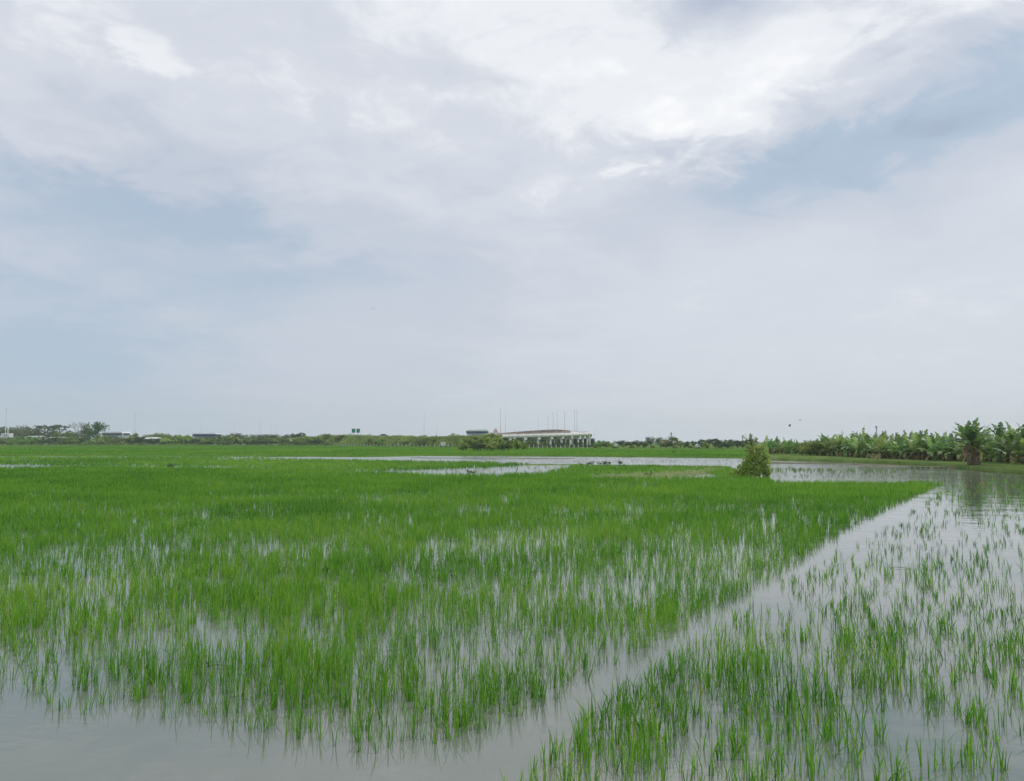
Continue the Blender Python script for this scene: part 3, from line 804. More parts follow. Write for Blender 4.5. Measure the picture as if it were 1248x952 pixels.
P = np.concatenate([blob(-0.2, 1.95, 0.34, 0.26, 110), blob(-0.24, 2.28, 0.08, 0.22, 30), blob(-0.44, 1.98, 0.12, 0.24, 40), blob(0.07, 2.05, 0.12, 0.22, 40)])
V, Q, T = cards(P, np.full(len(P), 0.13), 0.35 + rng.normal(0, 0.2, len(P)), -0.6, 0.35)
link('spiky_top', mesh_np('spiky_top', V, Q, M['tree_grey'], T), t)

# weeds in the water
def weed(px_, py_, h, ws, label, group=None):
    x_, y_ = G(px_, py_)
    yt = py_ - h / y_ * F
    put('weed', px_, yt, y_, label, ws, group, z0=-0.03)
weed(571, 578.5, 0.36, 1.0, 'dark broad weed clump in the second water strip')
weed(578, 578, 0.24, 0.9, 'smaller dark weed touching the broad weed clump in the water strip')
weed(791, 582, 0.40, 0.9, 'dark weed clump on the pale dry grass')
for px_, h in ((708, .26), (716, .3), (721.5, .42), (730, .34), (736, .42), (740, .46), (755, .5)):
    weed(px_, 567.4, h, 0.9, 'small dark weed in the row on the thin bund', 'weeds on the thin bund')
for px_, py_ in ((1112, 571.3), (1118, 571.5), (1125, 571.6), (1132, 571.8), (1140, 572), (1147, 572), (1153, 572.2)):
    weed(px_, py_, 0.22, 1.0, 'tiny dark weed in the row at the water edge below the bananas', 'weeds at the banana bank edge')
weed(208, 571, 0.42, 1.2, 'small dark weed patch alone in the left green rice')

# ------------------------------------------------------------------ bananas
def banana_leaf(L, W, up, az, base, droop):
    """one torn arching blade: separate lamina strips either side of the midrib"""
    V, Q, T = [], [], []
    nseg = 11
    d = Vector((math.cos(az), math.sin(az), 0)); sd = Vector((-math.sin(az), math.cos(az), 0))
    pts = []
    ang = up; p = Vector(base)
    for i in range(nseg + 1):
        pts.append((p.copy(), ang))
        st = L / nseg
        p = p + (d * math.cos(ang) + Vector((0, 0, math.sin(ang)))) * st
        ang -= droop * (0.4 + 1.6 * i / nseg) / nseg
    tint = random.uniform(0.15, 0.9)
    for i in range(nseg):
        t0, t1 = i / nseg, (i + 1) / nseg
        w = lambda t: W * (0.12 if t < 0.1 else math.sin(min(1, (t - 0.06) / 0.94) ** 0.75 * math.pi) ** 0.6) + 0.015
        (p0, a0), (p1, a1) = pts[i], pts[i + 1]
        nrm = Vector((-d.x * math.sin(a0), -d.y * math.sin(a0), math.cos(a0)))
        for sg in (-1, 1):
            fold = random.uniform(-0.15, 0.5)
            e = sd * sg * math.cos(fold) - nrm * math.sin(fold)
            gap = random.uniform(0.0, 0.35)
            tip = (p1 - p0).normalized() * random.uniform(0, 0.1)
            k = len(V)
            q0 = p0 + e * w(t0) * random.uniform(0.85, 1.05) + (p1 - p0) * gap * 0.5 + tip
            q1 = p1 + e * w(t1) * random.uniform(0.85, 1.05) - (p1 - p0) * gap * 0.5 + tip
            V += [tuple(p0), tuple(p1), tuple(q1), tuple(q0)]
            Q.append((k, k + 1, k + 2, k + 3))
            T += [min(0.93, tint + random.uniform(-.12, .12))] * 4
    return V, Q, T

def make_banana(label, mat, hs, nl, L, W, group=None, n_stems=1, dead=3, upright=False, dk=1.0):
    root = thing('banana_plant', label, 'banana plant', group=group)
    for si in range(n_stems):
        ox, oy = (0, 0) if n_stems == 1 else (random.uniform(-.42, .42), random.uniform(-.3, .3))
        if n_stems > 1: ox = (-0.38, 0.0, 0.36, 0.15)[si % 4]
        hh = hs * random.uniform(0.85, 1.08)
        lx, ly = random.uniform(-.12, .12), random.uniform(-.12, .12)
        mb = MB()
        mb.tube((ox, oy, -0.1), (ox + lx * .5, oy + ly * .5, hh * .55), 0.15, 0.115, 9); mb.tube((ox + lx * .5, oy + ly * .5, hh * .55), (ox + lx, oy + ly, hh), 0.115, 0.07, 9)
        mb.build('stem', M['stem'], root, True)
        V, Q, T = [], [], []
        def add(v, q, t):
            k = len(V)
            V.extend(v); T.extend(t); Q.extend([tuple(i + k for i in f) for f in q])
        ph = random.uniform(0, 6.28)
        for i in range(nl):
            u = i / max(1, nl - 1)
            up = R(87) - u * R(66) + random.uniform(-.15, .15)
            if upright: up = R(88) - u * R(42) + random.uniform(-.1, .1)
            v, q, t = banana_leaf(L * random.uniform(.8, 1.1), W * random.uniform(.85, 1.15), up, ph + i * 2.4 + random.uniform(-.3, .3), (ox + lx, oy + ly, hh - 0.05 - 0.2 * u), (random.uniform(0.5, 1.0) + u * 0.9) * dk)
            add(v, q, t)
        link('leaves', mesh_np('leaves', V, Q, mat, T), root)
        V, Q, T = [], [], []
        for i in range(dead):
            v, q, t = banana_leaf(L * random.uniform(.5, .8), W * 0.45, R(-35), random.uniform(0, 6.28), (ox + lx, oy + ly, hh - 0.25), 0.9)
            add(v, q, [1.0] * len(t))
        if V: link('dry_leaves', mesh_np('dry_leaves', V, Q, M['banana'], T), root)
    return root

GB = 'banana plants in the dense row on the bank'
LB = 'banana plant with arching pale green leaves in the dense row on the bank'
bvar = [make_banana(LB, M['banana'], 0.85, 10, 1.5, 0.24, GB, dead=1), make_banana(LB, M['banana'], 1.05, 11, 1.6, 0.25, GB, dead=4), make_banana(LB, M['banana'], 0.6, 10, 1.4, 0.24, GB, dead=1),
        make_banana(LB, M['banana'], 0.95, 9, 1.7, 0.24, GB, dead=4), make_banana(LB, M['banana'], 0.4, 9, 1.25, 0.25, GB, dead=1), make_banana(LB, M['banana'], 1.1, 10, 1.5, 0.26, GB, dead=1)]
btop = [max(v.co.z for c in b.children for v in c.data.vertices) for b in bvar]
bused = set()
def put_banana(px_, Y, ytop, label=LB, group=GB, vi=None):
    x_ = (px_ - CX) / F * Y
    vi = random.randrange(len(bvar)) if vi is None else vi
    t = bvar[vi]
    rz = random.uniform(0, 6.28)
    h = (pt(px_, ytop, Y).z - 0.28) / btop[vi]
    k = random.uniform(0.95, 1.2) * max(0.75, min(1.0, 1.0 / h)) * h if h > 1 else random.uniform(1.0, 1.3) * h
    sc_ = (k, k, h)
    if vi not in bused:
        bused.add(vi); o = t
        o.location = (x_, Y, 0.28); o.rotation_euler = (0, 0, rz); o.scale = sc_
        tag(o, label, None, group)
        if not group and 'group' in o.keys(): del o['group']
        return o
    o = dup(t, (x_, Y, 0.28), rz, sc_, label, None, group)
    if not group and 'group' in o.keys(): del o['group']
    return o
front = [(940, 112), (1000, 92), (1060, 78), (1130, 69), (1190, 63.5), (1270, 55)]
fx = [a for a, b in front]; fy = [b for a, b in front]
topx, topy = [1000, 1040, 1070, 1100, 1130, 1165, 1185, 1200, 1262], [530, 526.5, 527, 525.5, 524.5, 526, 526, 523, 521]
for row, (dY, off, gap, dt, amp) in enumerate(((0, 0, 0.9, 6.0, 3.5), (1.6, 3, 0.95, 2.5, 3.0), (3.4, 1, 1.05, 0.2, 2.5), (5.6, 4, 1.15, -1.0, 2.0))):
    p_ = 1001.0 + off
    while p_ < 1262:
        Y = float(np.interp(p_, fx, fy)) + dY
        if not (1174 < p_ < 1200 and row == 0):
            yt = float(np.interp(p_, topx, topy)) + dt + random.uniform(-amp, amp) * 0.8
            put_banana(p_, Y + random.uniform(-.5, .5), yt)
        p_ += gap * F / Y * random.uniform(0.75, 1.25)
for px_, Y, yt, lb in ((1022, 92, 523, 'banana plant with upright leaves rising above the row near its left end'), (1048, 86, 517.5, 'tallest banana plant of the dense row with a ragged spreading head'),
                      (1077, 80, 524, 'banana plant with forked upright leaves rising above the middle of the row'), (1002, 97, 529, 'banana plant at the left end of the row above dark bushes')):
    put_banana(px_, Y, yt, lb, None, 1)
for px_, yt in ((938, 532.5), (943, 534), (947, 531.5), (952, 534), (956, 532.5), (961, 535), (966, 534.5), (972, 536), (977, 536), (983, 536), (988, 535), (993, 534), (997, 533), (1003, 532), (940, 536), (945, 538), (963, 537), (970, 539), (979, 539), (949, 538), (959, 540), (968, 541)):
    put_banana(px_, random.uniform(103, 110), yt, 'pale banana plant in the group right behind the lone shrub', 'banana plants behind the lone shrub')
for px_, yt, k, ws in ((988, 536.5, 'shrub3', 1.0), (996, 534.5, 'shrub3', 0.9), (976, 538.5, 'shrub3', 0.9)):
    put(k, px_, yt, 98, 'dark bush left of the dense banana row', ws, 'dark bushes left of the banana row', z0=0.2)
put('shrub2', 986, 537.5, 94, 'olive brown bush before the left end of the banana row', 1.3, z0=0.2)
put('shrub2', 995, 538.5, 92, 'lower olive brown bush before the left end of the banana row', 1.3, z0=0.2)

# the big clump at the water's edge
BX, BY = G(1186, 569, 0.15)
def fit_top(o, ytop, k):
    top = max(v.co.z for c in o.children for v in c.data.vertices)
    h = (pt(CX, ytop, o.location.y).z - o.location.z) / top
    o.scale = (k, k, h)
o = make_banana('large banana clump with brown stems and tall dark leaves at the water edge', M['banana_dark'], 1.9, 9, 1.75, 0.23, None, 4, 3, False, 0.62)
o.location = (BX, BY, 0.12); o.rotation_euler = (0, 0, 0.4); o.name = 'banana_clump'
fit_top(o, 508, 1.2)
for px_, Y, s_, lb in ((1216, 61, 514, 'tall banana plant right of the clump with long arching ragged leaves'), (1232, 60, 513, 'second tall banana plant from the clump with a yellowish stem'), (1246, 58, 514.5, 'tall dark banana plant cut by the right frame edge')):
    o = make_banana(lb, M['banana_dark'] if px_ != 1232 else M['banana'], 1.7, 8, 1.45, 0.24, None, 1, 3, False)
    o.location = ((px_ - CX) / F * Y, Y, 0.3); o.rotation_euler = (0, 0, random.uniform(0, 6)); fit_top(o, s_, 1.0)
put('shrub3', 1245, 558, 56, 'low dark bush at the bank edge by the right frame edge', 0.9, z0=0.25)

# ------------------------------------------------------------------ curved viaduct
via = thing('curved_viaduct', 'curved concrete viaduct on rows of piles above the green strip', 'viaduct', (0, 0, 0))
bent_px = [604, 622, 640.6, 657.4, 672.8, 686.5, 697.5, 707.4, 713.2, 718.5, 721.5]
path = []
Yc = 239.0; s_ = 4.95
Xp = None
for p0 in bent_px:
    if Xp is None:
        path.append(Vector(((p0 - CX) / F * Yc, Yc, 0)))
    else:
        dx = (p0 - CX) / F * Yc - Xp.x
        dyv = math.sqrt(max(0.3, s_ ** 2 - dx * dx))
        Yc += dyv
        path.append(Vector(((p0 - CX) / F * Yc, Yc, 0)))
    Xp = path[-1]
d = (path[-1] - path[-2]).normalized(); ang = math.atan2(d.y, d.x)
for i in range(11):
    ang = min(ang + 0.18, R(172))
    path.append(path[-1] + Vector((math.cos(ang), math.sin(ang), 0)) * 5.0)
def zdeck(i): return 3.95 + 0.128 * i if i < 11 else (5.23 + 0.17 * (i - 10) if i < 15 else 6.08 - 0.03 * (i - 15) - 0.035 * (i - 15) ** 2)
WD = 8.0
def left_norm(i):
    d = (path[min(i + 1, len(path) - 1)] - path[max(i - 1, 0)]).normalized()
    return Vector((-d.y, d.x, 0))
def ribbon(name, o0, o1, z0, z1, mat, i0=0, i1=None, parent=via):
    V, Q = [], []
    idx = list(range(i0, len(path) if i1 is None else i1))
    for i in idx:
        n_ = left_norm(i); z = zdeck(i); a = path[i] + n_ * o0; b = path[i] + n_ * o1
        V += [(a.x, a.y, z + z0), (a.x, a.y, z + z1), (b.x, b.y, z + z1), (b.x, b.y, z + z0)]
    m = len(idx)
    for i in range(m - 1):
        for j in range(4):
            Q.append((i * 4 + j, i * 4 + (j + 1) % 4, i * 4 + 4 + (j + 1) % 4, i * 4 + 4 + j))
    Q.append((0, 1, 2, 3)); e = (m - 1) * 4; Q.append((e + 3, e + 2, e + 1, e))
    return link(name, mesh_np(name, V, Q, mat), parent)
ribbon('deck', 0.25, WD - 0.25, -0.95, -0.45, M['concrete'])
ribbon('parapet', 0.0, 0.25, -0.98, 0.12, M['concrete'])
o = ribbon('parapet', WD - 0.25, WD, -0.98, 0.5, M['brown_panel']); o['label'] = 'brown barrier on the far side of the curve'
for i in range(0, len(path)):
    n_ = left_norm(i); z = zdeck(i)
    c = path[i] + n_ * WD / 2
    rz = math.atan2(n_.y, n_.x)
    m = MB(); m.box((c.x, c.y, z - 1.35), (WD - 0.1, 0.95, 0.75), rz); m.build('cap_beam', M['concrete'], via)
    for u in (0.12, 0.88):
        q = path[i] + n_ * WD * u
        m = MB(); m.tube((q.x, q.y, -0.1), (q.x, q.y, z - 1.72), 0.38, 0.38, 12); m.build('pile', M['concrete'], via, True)

for i in range(34):  # added dark foliage, stands in for the shade under the deck behind the piles
    px_ = 604 + i * 3.4 + random.uniform(-2, 2)
    put(random.choice(('shrub3', 'broad2', 'shrub3')), px_, random.uniform(532.4, 534.6), random.uniform(277, 287), 'dark bush added to stand for the shade behind the viaduct piles', random.uniform(1.1, 1.5), 'dark bushes added as shade inside the viaduct curve')

# ------------------------------------------------------------------ toll buildings, huts, signs
def canopy(px0, px1, ytop, yfas, ybot, Y, label, wing=None):
    a = pt(px0, ytop, Y); b = pt(px1, ytop, Y); zf = pt(px0, yfas, Y).z; zb = pt(px0, ybot, Y).z
    w = b.x - a.x; c = (a.x + b.x) / 2
    t = thing('toll_canopy', label, 'canopy', (c, Y, 0.1))
    zt = a.z - 0.1; zf -= 0.1; zb -= 0.1
    m = MB(); m.prism([(-w / 2 - .2, zf), (w / 2 + .2, zf), (w / 2 + .2, zf + .15), (w * 0.46, zt), (-w * 0.42, zf + (zt - zf) * .8), (-w / 2 - .2, zf + .2)], -0.3, 9.3); m.build('roof', M['white'], t)
    m = MB(); m.box((0, 4.5, (zf + zb) / 2 - 0.01), (w, 8.6, zf - zb)); m.build('fascia', M['blue'], t)
    for k in range(5):
        x_ = -w / 2 + 0.6 + (w - 1.2) * k / 4
        m = MB(); m.box((x_, 1.5, zb / 2 - 0.05), (0.35, 0.35, zb)); m.build('post', M['offwhite'], t)
    m = MB(); m.box((0, 4.6, zb * .5), (w * .9, 6.5, zb * .98)); bo = m.build('hall', M['hall'], t)
    m = MB(); m.box((0, 1.33, zb * .8), (w * .5, .05, zb * .12)); m.build('window', M['glass'], bo)
    for k in range(3):
        m = MB(); x_ = -w / 3 + k * w / 3
        m.box((x_, 0.2, zb * 0.3), (w * 0.1, 1.6, zb * 0.6)); bo = m.build('booth', M['offwhite'], t)
        m = MB(); m.box((x_, -.62, zb * 0.45), (w * 0.08, 0.06, zb * 0.2)); m.build('window', M['glass'], bo)
    if wing:
        m = MB(); m.prism([(w / 2 + .2, zf + .1), (w / 2 + .55, zf + .1), (w / 2 + .5, zb - .3), (w / 2 - 2.2, zb - 1.1), (w / 2 - 2.2, zb - .55), (w / 2 + .2, zb)], -0.35, 0.25); m.build('end_wing', M['white'], t)
    return t
canopy(124, 149, 526.2, 528.0, 530.3, 430, 'white roofed toll canopy with a dark blue edge behind the dark tree', True)
canopy(234.5, 262.5, 528.2, 529.2, 532.0, 430, 'long blue edged toll canopy among bushes in the far tree line')
canopy(568, 594.5, 523.6, 525.6, 527.8, 380, 'white roofed toll plaza canopy above the thicket left of the viaduct', True)

def tiered(px0, px1, Y):
    a = pt(px0, 530, Y); b = pt(px1, 530, Y); c = (a.x + b.x) / 2; w = b.x - a.x
    t = thing('tiered_pavilion', 'pale pavilion with a stepped reddish tile roof beside the toll plaza', 'building', (c, Y, 0.1))
    z0 = pt(px0, 527.6, Y).z - 0.1; z1 = pt(px0, 521.8, Y).z - 0.1
    m = MB(); m.box((0, 0, z0 / 2), (w * 1.0, w, z0)); wl = m.build('wall', M['white'], t)
    for k in (-1, 0, 1):
        m = MB(); m.box((k * w * .28, -w / 2 - .02, z0 * .7), (w * .14, .08, z0 * .25)); m.build('window', M['glass'], wl)
    hh = (z1 - z0) / 3
    for k in range(3):
        r_ = (0.44, 0.31, 0.18)[k] * w
        m = MB()
        bmesh.ops.create_cone(m.bm, cap_ends=True, segments=4, radius1=r_ * 1.0, radius2=r_ * 0.55, depth=hh * .72, matrix=Matrix.Translation((0, 0, z0 + hh * (k + .36))) @ Matrix.Rotation(R(45), 4, 'Z'))
        m.build('roof_tier', M['roof_red'], t)
        if k < 2:
            m = MB(); m.box((0, 0, z0 + hh * (k + .86)), (r_ * .8, r_ * .8, hh * .3)); m.build('tier_wall', M['offwhite'], t)
tiered(597, 611, 400)

def house(px0, px1, yroof, yeave, Y, label, depth=7, roof='roof_grey'):
    a = pt(px0, yeave, Y); b = pt(px1, yeave, Y); w = b.x - a.x; c = (a.x + b.x) / 2
    zr = pt(px0, yroof, Y).z - .1; ze = a.z - .1
    t = thing('low_house', label, 'house', (c, Y, 0.1))
    m = MB(); m.box((0, depth / 2, ze / 2), (w * .94, depth * .9, ze)); wl = m.build('wall', M['offwhite'], t)
    m = MB(); n_ = len(m.bm.verts)
    vs = [m.bm.verts.new(v) for v in ((-w / 2, 0, ze), (w / 2, 0, ze), (w / 2, depth, ze), (-w / 2, depth, ze), (-w / 2, depth / 2, zr), (w / 2, depth / 2, zr))]
    for f in ((0, 1, 5, 4), (2, 3, 4, 5), (0, 4, 3), (1, 2, 5), (3, 2, 1, 0)): m.bm.faces.new([vs[i] for i in f])
    m.build('roof', M[roof], t)
    for k in (-1, 1):
        m = MB(); m.box((k * w * .22, depth * .05 - .02, ze * .55), (w * .12, .08, ze * .35)); m.build('window', M['glass'], wl)
house(29, 48, 531.2, 533.2, 366, 'long low house with a pale grey roof below the domed hazy tree')
house(57, 74, 532.4, 534.2, 364, 'low house with a grey roof below the umbrella trees')
house(174, 191, 533.0, 534.6, 362, 'low house with a white roof among olive bushes', roof='white')
house(-30, -1, 531.5, 533.5, 366, 'low pale house at the left frame edge beside the white cabin')
def wall_piece(px0, px1, y0, Y, label):
    a = pt(px0, y0, Y); b = pt(px1, y0, Y)
    t = thing('boundary_wall', label, 'wall', ((a.x + b.x) / 2, Y, 0.1))
    m = MB(); m.box((0, 0, (a.z - .1) / 2), (b.x - a.x, 0.25, a.z - .1)); m.build('panel', M['white'], t)
    m = MB(); m.box((0, 0, a.z - .1 + .06), (b.x - a.x + .1, 0.4, .12)); m.build('coping', M['offwhite'], t)
wall_piece(288, 307, 535.0, 380, 'pale wall stretch below the two small hazy trees')
wall_piece(318, 342, 535.2, 380, 'pale wall stretch above the dark round bushes')
wall_piece(353, 368, 535.6, 380, 'pale wall stretch below the dark pointed tree')

# white cabin with two masts
a = pt(8.5, 536, 360)
t = thing('white_cabin', 'small white cabin with two pale masts at the left end of the tree line', 'cabin', (a.x, 360, 0.1))
z1 = pt(8, 528.5, 360).z; z0 = pt(8, 533.5, 360).z
m = MB(); m.box((0, 0, (z1 + z0) / 2), (4.0, 3.0, z1 - z0), 0, 0.12); bo = m.build('body', M['white'], t)
m = MB(); m.box((0.3, -1.53, (z1 + z0) / 2), (1.6, .08, .7)); m.build('window', M['roof_grey'], bo)
for k in (-1.6, 1.6):
    m = MB(); m.tube((k, 0, 0), (k, 0, z0), .2); m.build('leg', M['offwhite'], t)
for px_ in (6.5, 9.5):
    x_ = pt(px_, 530, 360).x - a.x
    m = MB(); m.tube((x_, 0, z1), (x_, 0, pt(px_, 519.5, 360).z), .18, .14); m.build('mast', M['white'], t)

# little white hut on stilts by the embankment, and pump hut right
def hut(px_, ytop, ybot, Y, w, label):
    a = pt(px_, ytop, Y); zt = a.z - .1; zb = pt(px_, ybot, Y).z - .1
    t = thing('field_hut', label, 'hut', (a.x, Y, 0.1))
    zb = max(zb, .5)
    m = MB(); m.box((0, 0, (zt + zb) / 2), (w, w, zt - zb)); bo = m.build('wall', M['white'], t)
    m = MB(); m.box((w * .15, -w / 2 - .02, zb + (zt - zb) * .45), (w * .25, .06, (zt - zb) * .7)); m.build('door', M['offwhite'], bo)
    m = MB(); m.prism([(-w * .6, zt), (w * .6, zt), (w * .6, zt + .08), (0, zt + .35), (-w * .6, zt + .08)], -w * .6, w * .6); m.build('roof', M['white'], t)
    for sx in (-1, 1):
        for sy in (-1, 1):
            m = MB(); m.box((sx * w * .4, sy * w * .4, zb / 2), (.14, .14, zb)); m.build('stilt', M['dark'], t)
hut(540, 539.8, 543.2, 236, 1.35, 'small white hut on dark stilts below the embankment')
hut(850, 543.0, 545.5, 190, 0.85, 'tiny white hut at the left foot of the dark tree clump')
hut(751, 541.8, 544, 200, 0.8, 'tiny pale hut half hidden right of the lush green bushes')

# road sign
a = pt(429.5, 525, 318)
t = thing('road_sign', 'green road sign of two panels on posts above the embankment', 'sign', (a.x, 325, 4.0))
zc = a.z - 4.0 + 0.1
for k in (-1, 1):
    m = MB(); m.box((k * .98, 0, zc), (1.55, .1, 1.75), 0, .03); pn = m.build('panel', M['sign_green'], t)
    m = MB()
    for dx, dz, sx, sz in ((0, .8, 1.45, .04), (0, -.8, 1.45, .04), (-.7, 0, .04, 1.6), (.7, 0, .04, 1.6)): m.box((k * .98 + dx, -.055, zc + dz), (sx, .02, sz))
    m.build('border', M['white'], pn)
    m = MB(); m.tube((k * .98, .12, -0.5), (k * .98, .12, zc + .8), .08); m.build('post', M['metal'], t)

# distant car on the embankment road
a = pt(466, 530.5, 316)
t = thing('parked_car', 'grey car on the embankment road right of the green sign', 'car', (a.x, 319.5, 3.72))
m = MB(); m.box((0, 0, .62), (4.2, 1.7, .62), 0, .15); m.build('body', M['carpaint'], t)
m = MB(); m.box((-.1, 0, 1.15), (2.2, 1.5, .5), 0, .2); m.build('cabin', M['glass'], t)
for sx in (-1.3, 1.3):
    for sy in (-.8, .8):
        m = MB(); m.tube((sx, sy - .1, .32), (sx, sy + .1, .32), .32, .32, 14); m.build('wheel', M['rubber'], t)

# lamp posts
def make_lamp():
    t = thing('street_lamp', '', 'street lamp')
    m = MB(); m.tube((0, 0, 0), (0, 0, 1.0), .0105, .006, 8); m.build('pole', M['metal'], t, True)
    for sg in (-1, 1):
        m = MB(); m.tube((0, 0, .985), (sg * .06, 0, 1.005), .005, .004, 6); ar = m.build('arm', M['metal'], t)
        m = MB(); m.box((sg * .08, 0, 1.004), (.045, .02, .01), 0, .003); m.build('lamp_head', M['offwhite'], ar)
    return t
lamp0 = make_lamp(); first_lamp = [True]
def lamp(px_, ytop, Y, zb, label, group=None):
    kx = 0.38 if group and 'left' in group else 0.45
    p = pt(px_, ytop, Y); h = p.z - zb
    rz = random.uniform(-.5, .5) + 1.2
    if first_lamp[0]:
        first_lamp[0] = False; o = lamp0
        o.location = (p.x, Y, zb); o.rotation_euler = (0, 0, rz); o.scale = (h * .55, h * .55, h)
    else: o = dup(lamp0, (p.x, Y, zb), rz, (h * kx, h * kx, h))
    tag(o, label, 'street lamp', group)
    if not group and 'group' in o.keys(): del o['group']
lamp(610, 499, 300, .1, 'tallest thin lamp post, beside the stepped red roof')
lamp(616, 507, 320, .1, 'faint lamp post just right of the tallest one by the stepped red roof')
for px_, yt, Y in ((656, 511, 330), (668, 507, 335), (674, 503, 330), (679, 502, 340), (688, 502, 330), (700, 501, 325), (703, 500, 320)):
    lamp(px_, yt, Y, .1, 'thin lamp post rising behind the curved viaduct', 'lamp posts behind the viaduct')
lamp(627, 522, 285, .1, 'left one of two short lamp posts over the left part of the viaduct')
lamp(633, 521, 285, .1, 'right one of two short lamp posts over the left part of the viaduct')
lamp(724.5, 523.5, 283, .1, 'short lamp post at the right end of the viaduct')
lamp(517, 503, 290, 3.0, 'tall thin lamp post over the middle of the bare embankment stretch')
lamp(532, 518, 330, .1, 'shorter lamp post right of the tall one on the embankment')
for px_, yt in ((165, 503), (246, 513), (286, 519), (317, 514), (331, 520), (337, 518), (8, 498)):
    lamp(px_, yt, 425, .1, 'faint thin lamp post above the far left tree line', 'lamp posts above the left tree line')

# masts on the right
def mast(px_, ytop, Y, label):
    p = pt(px_, ytop, Y); h = p.z
    t = thing('radio_mast', label, 'mast', (p.x, Y, .1))
    m = MB()
    for k in range(3):
        a_ = k * 2.094; m.tube((math.cos(a_) * .5, math.sin(a_) * .5, 0), (math.cos(a_) * .12, math.sin(a_) * .12, h), .07, .05, 6)
    nb = 12
    for j in range(nb):
        z = h * j / nb; r_ = .5 - .38 * j / nb
        for k in range(3):
            a_, b_ = k * 2.094, (k + 1) * 2.094
            m.tube((math.cos(a_) * r_, math.sin(a_) * r_, z), (math.cos(b_) * r_, math.sin(b_) * r_, z + h / nb), .03, .03, 5)
    m.build('lattice', M['metal'], t)
    m = MB(); m.box((0, 0, h - .4), (.5, .5, .8)); m.build('antenna', M['metal'], t)
mast(818, 527.5, 300, 'thin mast above the yellowish tree in the right tree line')
mast(905, 531, 320, 'short mast above the right end of the dark tree clump')
mast(1068, 519.5, 300, 'lattice mast rising behind the middle of the banana row')

# low paling fence below the embankment and before the piles
def fence(px0, px1, yb, Y0, Y1, label, n):
    t = thing('paling_fence', label, 'fence')
    a = pt(px0, 545, Y0); b = pt(px1, 545, Y1)
    t.location = (a.x, a.y, .1)
    d = Vector((b.x - a.x, b.y - a.y, 0))
    for i in range(n):
        q = d * i / (n - 1); hgt = random.uniform(.75, 1.2)
        m = MB(); m.box((q.x, q.y, hgt / 2 - .05), (.16, .16, hgt + .1), random.uniform(0, 1)); m.build('post', M['offwhite'], t)
    for z in (.35, .7):
        m = MB(); m.tube((0, 0, z), (d.x, d.y, z), .025, .025, 6); m.build('rail', M['bark'], t)
fence(408, 552, 544, 318, 240, 'low fence of pale posts along the foot of the embankment', 34)
fence(645, 716, 546, 206, 206, 'low fence of pale posts before the viaduct piles', 14)

# ------------------------------------------------------------------ birds
def bird(px_, py_, Y, span, rz, flap, label, group=None):
    p = pt(px_, py_, Y)
    s = span / 2
    prof = [(-.5, .02), (-.38, .07), (-.1, .11), (.12, .10), (.3, .07), (.38, .075), (.46, .05), (.58, .005)]
    bm = bmesh.new()
    rings = []
    for y_, r_ in prof:
        rings.append([bm.verts.new((math.cos(a) * r_ * s, y_ * s, math.sin(a) * r_ * s * (.5 if y_ < -.3 else 1))) for a in [k * math.pi / 4 for k in range(8)]])
    for a, b in zip(rings[:-1], rings[1:]):
        for k in range(8): bm.faces.new((a[k], a[(k + 1) % 8], b[(k + 1) % 8], b[k]))
    bm.faces.new(rings[0]); bm.faces.new(rings[-1][::-1])
    for sg in (-1, 1):
        st = [(.06, .2, -.16, .0), (.4, .24, -.14, .4 * flap), (.7, .14, -.14, .55 * flap), (1.0, -.08, -.16, .45 * flap)]
        top = []
        for x_, yl, yt_, z_ in st:
            top.append([bm.verts.new((sg * x_ * s, yl * s, z_ * s + .03 * s)), bm.verts.new((sg * x_ * s, yt_ * s, z_ * s + .02 * s)), bm.verts.new((sg * x_ * s, (yl + yt_) / 2 * s, z_ * s - .01 * s))])
        for a, b in zip(top[:-1], top[1:]):
            for k in range(3): bm.faces.new((a[k], a[(k + 1) % 3], b[(k + 1) % 3], b[k]))
        bm.faces.new(top[0]); bm.faces.new(top[-1])
    bmesh.ops.recalc_face_normals(bm, faces=bm.faces)
    me = bpy.data.meshes.new('bird'); bm.to_mesh(me); bm.free(); me.materials.append(M['bird'])
    for f in me.polygons: f.use_smooth = True
    o = link('bird', me); o.location = p; o.rotation_euler = (R(10), R(-12), rz)
    tag(o, label, 'bird', group)
bird(962.5, 519.5, 70, .58, 1.0, 1.0, 'larger dark bird flying low left of the banana row')
bird(975.5, 511.8, 75, .42, 0.7, -.5, 'smaller dark bird flying above the larger one near the bananas')
bird(454.5, 376.5, 90, .62, .5, .3, 'lone dark bird high in the pale sky')

# floating stalks
def stalk(px_, py_, L, rz, label):
    x_, y_ = G(px_, py_)
    m = MB(); pts = [Vector((-L / 2, 0, .012)), Vector((-L / 6, .01, .02)), Vector((L / 5, -.012, .016)), Vector((L / 2, .02, .008))]
    for a, b in zip(pts[:-1], pts[1:]): m.tube(a, b, .0045, .0038, 6)
    o = m.build('floating_stalk', M['straw'], None, True); o.location = (x_, y_, 0); o.rotation_euler = (0, 0, rz)
    tag(o, label, 'stalk')
stalk(268, 813, .2, .1, 'broken rice stalk lying flat on open water in the left rice')
stalk(1098, 693, .3, -.3, 'dark stalk lying on the water among the right-hand tufts')

